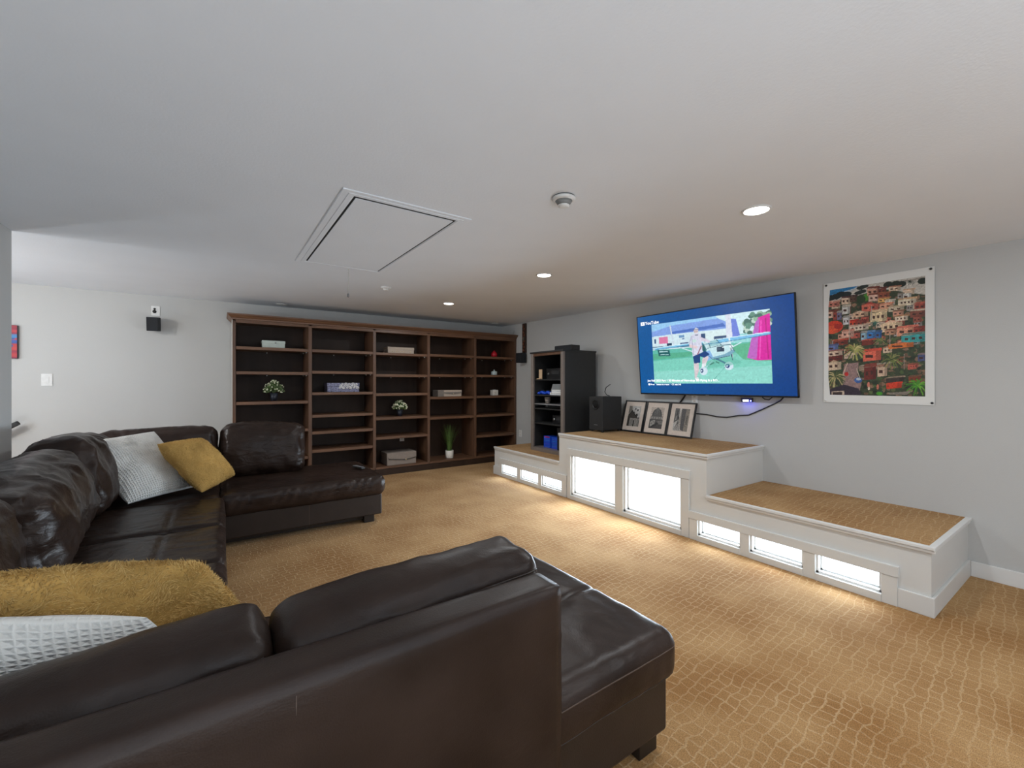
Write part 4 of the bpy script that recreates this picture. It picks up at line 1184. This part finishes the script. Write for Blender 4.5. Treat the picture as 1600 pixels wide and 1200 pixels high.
for z, mm in zip(cab_sh, ('blacklam', 'blacklam', 'greyplast', 'blacklam', 'blacklam')):
    bx('shelf', (.03, .021, z - .016), (D_ - .013, W_ - .021, z), mm, mc, .001)
CX, CY, CZ = 3.72, 4.24, .409


def at_cab(x, y, z): return (CX + x, CY + y, CZ + z)


def device(name, label, cat, x, y, z, dx, dy, dz, m, extra=None):
    o = thing(name, label, cat, at_cab(x, y, z))
    bx('case', (0, 0, 0), (dx, dy, dz), m, o, .003)
    if extra: extra(o, dx, dy, dz)
    return o


def av_face(o, dx, dy, dz):
    bx('display', (-.003, dy * .3, dz * .45), (0, dy * .7, dz * .8), 'gap', o)
    for yy in (dy * .12, dy * .86):
        MB().lathe([(.018, 0), (.016, -.014)], (0, yy, dz * .5), 16, 'X').build('knob', 'steel', o)


device('receiver', 'black audio receiver on the top shelf inside the tall cabinet', 'receiver', .12, .10, 1.02, .36, .40, .15, 'black', av_face)
device('receiver', 'thin black disc player on the lower middle shelf of the tall cabinet', 'receiver', .12, .12, .61, .36, .42, .055, 'black', av_face)
device('receiver', 'black amplifier behind the blue game cases, two knobs at its right', 'receiver', .10, .04, .40, .36, .30, .12, 'black', av_face)


def speaker_face(o, dx, dy, dz):
    for zz in (dz * .28, dz * .72):
        MB().lathe([(.03, 0), (.03, -.004), (.012, -.006)], (0, dy / 2, zz), 18, 'X').build('cone', 'grille', o)
        MB().lathe([(.010, -.005), (.006, -.012)], (0, dy / 2, zz), 12, 'X').build('dust_cap', 'steel', o)


device('bookshelf_speaker', 'small black two-cone speaker beside blue game cases at the cabinet bottom', 'speaker', .06, .065, .05, .2, .13, .31, 'black', speaker_face)
rg2 = random.Random(3)
cols = [('blue game case on the cabinet floor, back stack, ', .30), ('blue game case on the cabinet floor, front stack, ', .47)]
for s_, (lab, y) in enumerate(cols):
    for k in range(7):
        j = rg2.uniform(-.008, .008)
        o = thing('game_case', 'blue game case, %s of the %s stack in the tall cabinet' % (('lowest', 'second from the bottom', 'third from the bottom', 'middle one', 'third from the top', 'second from the top', 'topmost')[k], ('right-hand', 'left-hand')[s_]), 'game case', at_cab(.10 + j, y - .085 + j, .05 + k * .0232), 0, 'blue game cases at the cabinet bottom')
        bx('case', (0, 0, 0), (.16, .15, .0225), 'blue', o, .002)
        bx('spine_label', (-.0008, .02, .005), (0, .13, .0175), M['red'] if (s_ == 1 and k == 6) else mat('blue_spine', rgb(30 + rg2.randint(0, 40), 90 + rg2.randint(-20, 30), 200), .4), o)
def console_face(o, dx, dy, dz):
    bx('slot', (-.001, dy * .2, dz * .45), (0.0, dy * .9, dz * .55), 'gap', o)
device('game_console', 'white flat game console, upper of two, on the cabinet shelf', 'console', .07, .06, .839, .24, .26, .035, 'whiteplast', console_face)
device('game_console', 'white flat game console, lower of two, on the cabinet shelf', 'console', .05, .058, .80, .26, .28, .0385, 'whiteplast', console_face)


def pad(label, y, z):
    o = thing('game_controller', label, 'controller', at_cab(.10, y, z))
    g_ = MB(); g_.sphere((0, 0, .03), .05, 16, (.7, 1.2, .5)); g_.sphere((-.01, -.055, .022), .03, 12, (1.3, .8, .72)); g_.sphere((-.01, .055, .022), .03, 12, (1.3, .8, .72))
    g_.build('shell', 'blue', o)
    MB().lathe([(.012, .05), (.012, .064)], (0, .03, 0), 12).build('thumbstick', 'black', o); MB().lathe([(.012, .05), (.012, .064)], (0, -.03, 0), 12).build('thumbstick', 'black', o)


pad('blue game controller left of the white consoles in the tall cabinet', .56, .80)
pad('blue game controller next to the white consoles, nearer the middle of the shelf', .43, .80)
o = thing('notebook', 'grey folder leaning behind the blue controllers in the tall cabinet', 'folder', at_cab(.26, .47, .80), 0)
nbk = bx('cover', (-.004, -.11, 0), (.004, .11, .16), 'blackmatte', o, .002); nbk.rotation_euler = (math.radians(0), math.radians(18), 0)
bx('pages', (-.008, -.105, .004), (-.0045, .105, .156), 'paper', o).rotation_euler = (0, math.radians(18), 0)
o = thing('candle_cup', 'grey patterned cup standing on the glass-edged cabinet shelf', 'cup', at_cab(.12, .47, .675))
MB().lathe([(.03, 0), (.045, .09), (.042, .09), (.028, .01)], (0, 0, 0), 20).build('bowl', 'greybox', o)
for zz in (.03, .06): MB().lathe([(.0335 + zz * .17, zz), (.0345 + zz * .17, zz + .005)], (0, 0, 0), 20).build('stripe', 'navy', o)
o = thing('phone_stand', 'tan wooden stand on the top shelf of the tall cabinet', 'stand', at_cab(.05, .55, 1.02))
bx('back_plate', (0, -.035, 0), (.012, .035, .14), 'tanitem', o, .003); bx('foot', (-.04, -.035, 0), (.0, .035, .012), 'tanitem', o, .003)
cs = thing('centre_speaker', 'black centre speaker lying on top of the tall cabinet', 'speaker', at_cab(.14, .0, H_))
bx('cabinet', (0, .0, 0), (.16, .34, .072), 'blackmatte', cs, .006); bx('grille', (-.006, .006, .005), (0, .334, .067), 'grille', cs, .002)

# ------------------------------------------------------------------ things on the bookcase
SY = BY + .12


def box_thing(name, label, x0, x1, y0, dep, z, h, m, lid=True, side=None, cat='box'):
    o = thing(name, label, cat, ((x0 + x1) / 2, y0 + dep / 2, z))
    hw = (x1 - x0) / 2
    bx('body', (-hw, -dep / 2, 0), (hw, dep / 2, h * (.7 if lid else 1)), m, o, .003)
    if lid: bx('lid', (-hw - .004, -dep / 2 - .004, h * .62), (hw + .004, dep / 2 + .004, h), m, o, .003)
    return o, hw, dep


o, hw, dp = box_thing('storage_box', 'pale mint lidded box with a small pull on the top left shelf', .45, .71, SY - .02, .2, 1.835, .098, 'mint')
MB().lathe([(.008, 0), (.01, -.012)], (.02, -dp / 2 - .004, .07), 12, 'Y').build('pull', 'steel', o)
M['bluepattern'] = mat('blue_white_pattern', rgb(126, 128, 156), .6, var=(45, .75))
o, hw, dp = box_thing('storage_box', 'blue and white patterned long box in the second bay', 1.24, 1.675, SY - .02, .22, 1.247, .13, 'bluepattern')
M['scroll'] = mat('white_scrollwork', rgb(206, 204, 206), .6, var=(70, .5))
sw_ = MB()
for k in range(16):
    a = k / 16; sw_.lathe([(.018 + .008 * (k % 2), 0), (.018, -.003)], (-.05 + a * .26, -dp / 2 - .004, .085 + .026 * ((k * 7) % 3 - 1)), 10, 'Y')
q = sw_.build('scrollwork', 'scroll', o); q['label'] = 'white scroll ornament'
o, hw, dp = box_thing('storage_box', 'beige box with bright studs on the middle top shelf', 2.10, 2.515, SY - .02, .2, 1.831, .098, 'beige')
for xx in (-.13, -.07, -.01, .04, .15):
    MB().lathe([(.008, 0), (.006, -.005)], (xx, -dp / 2, .03), 10, 'Y').build('stud', 'gold', o)
o, hw, dp = box_thing('storage_box', 'beige flap-front box with a clasp in the fourth bay', 2.925, 3.35, SY - .03, .2, 1.154, .105, 'beige')
MB().add([(-hw + .06, -dp / 2 - .008, .075), (hw, -dp / 2 - .008, .075), (hw, -dp / 2 - .008, .055), (.06, -dp / 2 - .008, .035), (-hw + .06, -dp / 2 - .008, .055),
          (-hw + .06, -dp / 2 - .002, .075), (hw, -dp / 2 - .002, .075), (hw, -dp / 2 - .002, .055), (.06, -dp / 2 - .002, .035), (-hw + .06, -dp / 2 - .002, .055)],
         [(0, 1, 2, 3, 4), (9, 8, 7, 6, 5), (0, 5, 6, 1), (1, 6, 7, 2), (2, 7, 8, 3), (3, 8, 9, 4), (4, 9, 5, 0)]).build('flap', 'beigeside', o)
MB().lathe([(.008, 0), (.006, -.005)], (.06, -dp / 2 - .008, .042), 10, 'Y').build('clasp', 'gold', o)
bx('end_wrap', (-hw - .006, -dp / 2 - .006, 0), (-hw + .1, dp / 2 + .006, .104), 'beigeside', o, .002)
o, hw, dp = box_thing('storage_box', 'large grey linen box with a clasp on the bottom shelf of the middle bay', 2.075, 2.53, BY + .05, .3, .126, .185, 'greybox')
MB().add([(-hw + .02, -dp / 2 - .010, .13), (hw, -dp / 2 - .010, .13), (hw, -dp / 2 - .010, .10), (.06, -dp / 2 - .010, .07), (-hw + .02, -dp / 2 - .010, .10),
          (-hw + .02, -dp / 2 - .002, .13), (hw, -dp / 2 - .002, .13), (hw, -dp / 2 - .002, .10), (.06, -dp / 2 - .002, .07), (-hw + .02, -dp / 2 - .002, .10)],
         [(0, 1, 2, 3, 4), (9, 8, 7, 6, 5), (0, 5, 6, 1), (1, 6, 7, 2), (2, 7, 8, 3), (3, 8, 9, 4), (4, 9, 5, 0)]).build('flap', 'greybox', o)
MB().tube([(-hw + .02, -dp / 2 - .012, .10), (.06, -dp / 2 - .012, .07), (hw, -dp / 2 - .012, .10)], .004, 6).build('flap_edge', 'gap', o)
MB().lathe([(.012, 0), (.009, -.006)], (.06, -dp / 2 - .011, .075), 12, 'Y').build('clasp', 'gold', o)

o = thing('trinket_jar', 'red round jar on the top right shelf', 'jar', (4.03, SY + .02, 1.835))
MB().lathe([(.035, 0), (.052, .02), (.056, .05), (.05, .075), (.04, .085)], (0, 0, 0), 24).build('bowl', 'red', o)
MB().lathe([(.042, .085), (.03, .1), (.012, .106), (.014, .118), (.006, .122)], (0, 0, 0), 20).build('lid', 'red', o)
o = thing('trinket_jar', 'pale blue lidded jar on the second right shelf', 'jar', (4.03, SY + .02, 1.518))
MB().lathe([(.05, 0), (.054, .01), (.054, .055), (.05, .06)], (0, 0, 0), 24).build('bowl', 'jar', o)
MB().lathe([(.055, .06), (.045, .068), (.015, .072), (.010, .082), (.013, .094), (.006, .098)], (0, 0, 0), 20).build('lid', 'jar', o)
o = thing('candle_holder', 'white square candle holder on the third right shelf', 'candle holder', (4.03, SY + .02, 1.158))
bx('holder', (-.053, -.053, 0), (.053, .053, .095), 'ceramic', o, .006)
MB().tube([(-.02, -.054, .05), (0, -.0555, .065), (.02, -.054, .05), (0, -.0555, .035), (-.02, -.054, .05)], .003, 6).build('motif', 'beige', o)
MB().lathe([(.03, .0952), (.03, .099)], (0, 0, 0), 18).build('wax', 'paper', o)


def leaf_cloud(rnd, n_, cx, rad, hgt, size, z0):
    mb = MB()
    for k in range(n_):
        th = rnd.uniform(0, 2 * PI); ph = math.acos(rnd.uniform(0, 1)); rr = rad * rnd.uniform(.45, 1)
        c_ = Vector((math.cos(th) * math.sin(ph) * rr, math.sin(th) * math.sin(ph) * rr, z0 + math.cos(ph) * hgt * rnd.uniform(.3, 1)))
        d = Vector((math.cos(th) * math.sin(ph), math.sin(th) * math.sin(ph), math.cos(ph) + .3)).normalized()
        s_ = d.cross(Vector((rnd.random() - .5, rnd.random() - .5, rnd.random() - .5))).normalized() * size * .32
        mb.add([c_, c_ + d * size * .5 + s_, c_ + d * size, c_ + d * size * .5 - s_], [(0, 1, 2, 3)])
    return mb


def potted(label, x, z, rad, hgt, seed, bl, pot_h, leafm='leaf'):
    rnd = random.Random(seed)
    o = thing('potted_plant', label, 'plant', (x, SY + .03, z))
    MB().lathe([(.034, 0), (.046, pot_h), (.042, pot_h), (.04, pot_h - .012)], (0, 0, 0), 24).build('pot', 'navy', o)
    MB().lathe([(.001, pot_h - .013), (.04, pot_h - .013), (.04, pot_h - .010)], (0, 0, 0), 20).build('soil', 'soil', o)
    st = MB()
    for k in range(14):
        a = rnd.uniform(0, 2 * PI); st.tube([(0, 0, pot_h - .012), (math.cos(a) * rad * .4, math.sin(a) * rad * .4, pot_h + hgt * .5)], .0018, 5)
    st.build('stems', 'leaf', o)
    f = leaf_cloud(rnd, 260, 0, rad, hgt, .034, pot_h + .005).build('foliage', leafm, o); f['kind'] = 'stuff'
    b = MB()
    for k in range(bl):
        th = rnd.uniform(0, 2 * PI); ph = math.acos(rnd.uniform(.0, 1)); rr = rad * rnd.uniform(.8, 1.12)
        b.sphere((math.cos(th) * math.sin(ph) * rr, math.sin(th) * math.sin(ph) * rr, pot_h + .01 + math.cos(ph) * hgt * rnd.uniform(.85, 1.1)), .010, 6)
    q = b.build('blossoms', 'blossom', o); q['kind'] = 'stuff'; q['label'] = 'cream blossoms'
    return o


potted('bushy green plant with cream flowers in a dark pot on the left bay shelf', .585, 1.136, .115, .15, 3, 60, .105)
potted('sparse cream-flowered plant in a dark pot in the middle bay', 2.305, .862, .105, .13, 5, 110, .10)
o = thing('potted_grass', 'tall green ornamental grass in a white pot on the bottom shelf', 'plant', (3.15, BY + .14, .126))
MB().lathe([(.058, 0), (.066, .01), (.068, .13), (.062, .13), (.058, .11)], (0, 0, 0), 28).build('pot', 'ceramic', o)
MB().lathe([(.001, .11), (.06, .11), (.06, .113)], (0, 0, 0), 20).build('soil', 'soil', o)
gb = MB(); rg3 = random.Random(12)
for k in range(190):
    a = rg3.uniform(0, 2 * PI); r0 = rg3.uniform(0, .045); lean_ = rg3.uniform(.03, .24) * (rg3.random() ** .6); hh = rg3.uniform(.28, .47)
    b0 = Vector((math.cos(a) * r0, math.sin(a) * r0, .112)); pr_ = []
    wv = Vector((-math.sin(a), math.cos(a), 0)) * .0028
    for t in (0, .35, .7, 1):
        p = b0 + Vector((math.cos(a) * lean_ * t ** 1.8, math.sin(a) * lean_ * t ** 1.8, hh * t)); pr_ += [p - wv * (1 - t * .85), p + wv * (1 - t * .85)]
    gb.add(pr_, [(0, 1, 3, 2), (2, 3, 5, 4), (4, 5, 7, 6)])
q = gb.build('grass_blades', 'grass', o); q['kind'] = 'stuff'

# ------------------------------------------------------------------ wall things
ws_ = thing('wall_speaker', 'small dark cube speaker on the back wall left of the bookcase', 'speaker', (-.655, YB, 2.10))
cab_ = bx('cabinet', (-.055, -.185, -.085), (.055, -.045, .08), 'grille', ws_, .004); cab_.rotation_euler = (math.radians(6), 0, math.radians(-6))
MB().tube([(0, -.06, 0), (0, -.03, .01), (0, 0, .02)], .014, 10).build('bracket', 'blackmatte', ws_)
pl_ = thing('cable_plate', 'square wall plate with a dark cable hole above the cube speaker', 'wall plate', (-.66, YB, 2.262))
bx('cover_plate', (-.042, -.006, -.06), (.042, 0, .06), 'whiteplast', pl_, .002)
MB().lathe([(.02, 0), (.02, -.003)], (-.01, -.005, -.01), 16, 'Y').build('cable_hole', 'gap', pl_); MB().lathe([(.012, 0), (.012, -.003)], (-.008, -.005, .022), 14, 'Y').build('cable_hole', 'gap', pl_)
ws2 = thing('wall_speaker', 'small dark cube speaker on the television wall beside the bookcase', 'speaker', (XW, 6.045, 1.815))
bx('cabinet', (-.15, -.07, -.085), (-.03, .07, .085), 'grille', ws2, .004); MB().tube([(-.04, 0, 0), (0, 0, 0)], .014, 10).build('bracket', 'blackmatte', ws2)
cvg = thing('wall_carving', 'tall narrow dark carved panel above the cube speaker', 'carving', (XW, 6.045, 1.905))
bx('panel', (-.03, -.05, 0), (0, .05, .515), 'carve', cvg, .004)
fg = MB()
for k in range(9): fg.sphere((-.034, .0 + .012 * (-1) ** k, .05 + k * .052), .024, 10, (.5, .7, 1.1))
fg.build('relief', 'copper', cvg); bx('inlay', (-.036, -.012, .2), (-.03, .014, .28), 'teal', cvg, .002)
tag(MB().tube([(4.36, 6.38, 2.237), (4.385, 6.36, 2.27), (4.39, 6.34, 2.33), (4.395, 6.36, 2.29), (4.38, 6.40, 2.239)], .003, 6).build('speaker_wire', 'cordw'), 'thin stray wire sticking up at the right end of the bookcase top', 'wire')
# canvas on the back wall, half hidden by the near wall end
ca = thing('canvas_art', 'red and blue abstract canvas cut off by the wall end at far left', 'painting', (-2.06, YB - .03, 1.815)); ca.rotation_euler = (PI / 2, 0, 0)
bx('stretcher', (-.26, -.178, -.03), (.26, .178, .0), 'navy', ca, .002)
cc = Canvas(80, 60, (150, 40, 56)); r4 = random.Random(4)
for k in range(70):
    yv = r4.random(); cc.rect(r4.random() - .2, yv, .5, .09, (40, 90, 170) if .28 < yv < .62 and r4.random() < .8 else r4.choice([(170, 40, 60), (130, 36, 70), (190, 60, 60)]), .8)
cc.rect(0, .26, 1, .12, (70, 150, 200), .7); cc.sheet('picture', .515, .352, 'poster', ca, (0, 0, .001))
# handrail going down the stairs
hr = thing('handrail', 'dark stair handrail ending low on the back wall at far left', 'handrail', (-1.77, YB - .1, .95))
MB().box((-1.4, -.025, -.02), (0, .025, .025), .008).xf(Matrix.Rotation(math.radians(-33), 4, 'Y')).build('rail', 'blackmatte', hr)
MB().tube([(-.35, 0, -.25), (-.35, .06, -.28), (-.35, .1, -.28)], .01).build('bracket', 'steel', hr)

# ------------------------------------------------------------------ ceiling
TILT = math.atan(.0175)


def on_ceiling(o, x, y):
    o.location = (x, y, ceil_z(y)); o.rotation_euler = (TILT, 0, 0)


def pot(x, y, label, lit=True, r=.062):
    o = thing('recessed_light', label, 'ceiling light', (x, y, 2), 0, 'recessed ceiling lights')
    on_ceiling(o, x, y)
    MB().lathe([(r + .014, 0), (r + .012, -.006), (r + .004, -.008), (r, -.004), (r, 0)], (0, 0, 0), 36).build('trim_ring', 'white', o)
    MB().lathe([(r, -.001), (r, -.0045)], (0, 0, 0), 32).build('lens', 'lens' if lit else 'offlens', o)
    if lit:
        d = bpy.data.lights.new('lamp', 'AREA'); d.shape = 'DISK'; d.size = .11; d.energy = POT_POWER * 1.15; d.color = (.93, .97, 1.0)
        l = bpy.data.objects.new('lamp', d); C.objects.link(l); l.location = (0, 0, -.012); l.parent = o
    return o


pot(2.50, 1.205, 'lit recessed ceiling light nearest the poster')
pot(2.497, 3.115, 'lit recessed ceiling light in the middle of its row')
pot(2.467, 5.073, 'lit recessed ceiling light nearest the bookcase')
pot(2.50, -.75, 'lit recessed ceiling light added out of view behind the camera')  # unseen lamp put in to brighten the room, continuing the row
pot(.684, 6.544, 'unlit recessed ceiling light above the left of the bookcase', False, .05)
pot(4.051, 6.45, 'unlit recessed ceiling light above the right end of the bookcase', False, .05)
sd = thing('smoke_detector', 'round white smoke detector with grey vents on the ceiling', 'smoke detector', (1.505, 1.71, 2)); on_ceiling(sd, 1.505, 1.71)
MB().lathe([(.058, 0), (.058, -.006)], (0, 0, 0), 36).build('gap_ring', 'gap', sd)
MB().lathe([(.062, -.006), (.062, -.014), (.055, -.02), (.045, -.022)], (0, 0, 0), 36).build('base', 'whiteplast', sd)
MB().lathe([(.046, -.021), (.030, -.044)], (0, 0, 0), 36).build('vent', 'vent', sd)
MB().lathe([(.031, -.0435), (.030, -.05), (.02, -.053)], (0, 0, 0), 30).build('cap', 'whiteplast', sd)
sd2 = thing('ceiling_sensor', 'small round white sensor on the ceiling near the bookcase', 'sensor', (1.473, 4.56, 2)); on_ceiling(sd2, 1.473, 4.56)
MB().lathe([(.055, 0), (.055, -.012), (.04, -.02)], (0, 0, 0), 28).build('base', 'whiteplast', sd2); MB().lathe([(.03, -.019), (.028, -.034), (.015, -.038)], (0, 0, 0), 24).build('dome', 'whiteplast', sd2)
# attic hatch
ah = thing('attic_hatch', 'white attic hatch panel with moulded trim in the ceiling', 'hatch', (.888, 3.12, 2)); on_ceiling(ah, .888, 3.12)
ox, oy = .372, .845; ix, iy = .302, .782


def ring_boxes(mb, ox, oy, ix, iy, z0, z1, bev=.002):
    mb.box((-ox, -oy, z0), (ox, -iy, z1), bev).box((-ox, iy, z0), (ox, oy, z1), bev).box((-ox, -iy, z0), (-ix, iy, z1), bev).box((ix, -iy, z0), (ox, iy, z1), bev); return mb


ring_boxes(MB(), ox, oy, ix, iy, -.007, 0).build('trim_frame', 'ceiling', ah)
ring_boxes(MB(), ox - .035, oy - .03, ix + .006, iy + .006, -.010, -.0065).build('trim_bead', 'ceiling', ah)
bx('dark_gap', (-ix, -iy, -.003), (ix, iy, -.001), 'gap', ah)
bx('door_panel', (-ix + .013, -iy + .024, -.008), (ix - .013, iy - .001, -.003), 'ceiling', ah, .001)
MB().tube([(.043, .80, -.016), (.043, .80, -.13), (.043, .80, -.235)], .0025, 6).build('pull_cord', 'cordw', ah)
MB().lathe([(.004, -.232), (.009, -.24), (.009, -.262), (.004, -.268)], (.043, .80, 0), 12).build('cord_knob', 'greyplast', ah)

# globe lamp over the stairs, round the corner at the left
gl = thing('globe_lamp', 'white globe lamp over the stairs beyond the wall end', 'ceiling light', (-2.75, 4.42, ceil_z(4.42)))
MB().lathe([(.08, 0), (.08, -.02), (.05, -.035)], (0, 0, 0), 28).build('canopy', 'white', gl)
MB().sphere((0, 0, -.12), .095, 24).build('globe', 'globe', gl)
d = bpy.data.lights.new('lamp', 'POINT'); d.energy = STAIR_POWER * 4; d.shadow_soft_size = .05; d.color = (1, .97, .93)
l = bpy.data.objects.new('lamp', d); C.objects.link(l); l.location = (.12, 0, -.14); l.parent = gl

# low floor uplights out of view, added to brighten the ceiling
def fill_uplighter(x, y, label, k=1.0):
    fl_ = thing('fill_uplight', label, 'fill lamp', (x, y, 0))
    MB().lathe([(.10, 0), (.10, .01), (.085, .015), (.085, .24), (.08, .24), (.078, .20), (.02, .20)], (0, 0, 0), 28).build('can', 'blackmatte', fl_)
    MB().lathe([(.03, .20), (.075, .206), (.077, .21)], (0, 0, 0), 28).build('reflector', 'steel', fl_)
    d = bpy.data.lights.new('lamp', 'AREA'); d.shape = 'DISK'; d.size = .15; d.energy = CEILING_FILL * k; d.color = (.84, .92, 1.0)
    l = bpy.data.objects.new('lamp', d); C.objects.link(l); l.location = (0, 0, .245); l.rotation_euler = (PI, 0, 0); l.parent = fl_


fill_uplighter(-.6, -2.0, 'unseen added fill uplight in a black can behind the camera, beside the left wall', 1.0)
fill_uplighter(.7, -2.3, 'unseen added fill uplight in a black can behind the camera, in the middle of the floor', .9)
fill_uplighter(-2.1, 5.3, 'unseen added fill uplight in a black can beyond the near wall', .15)
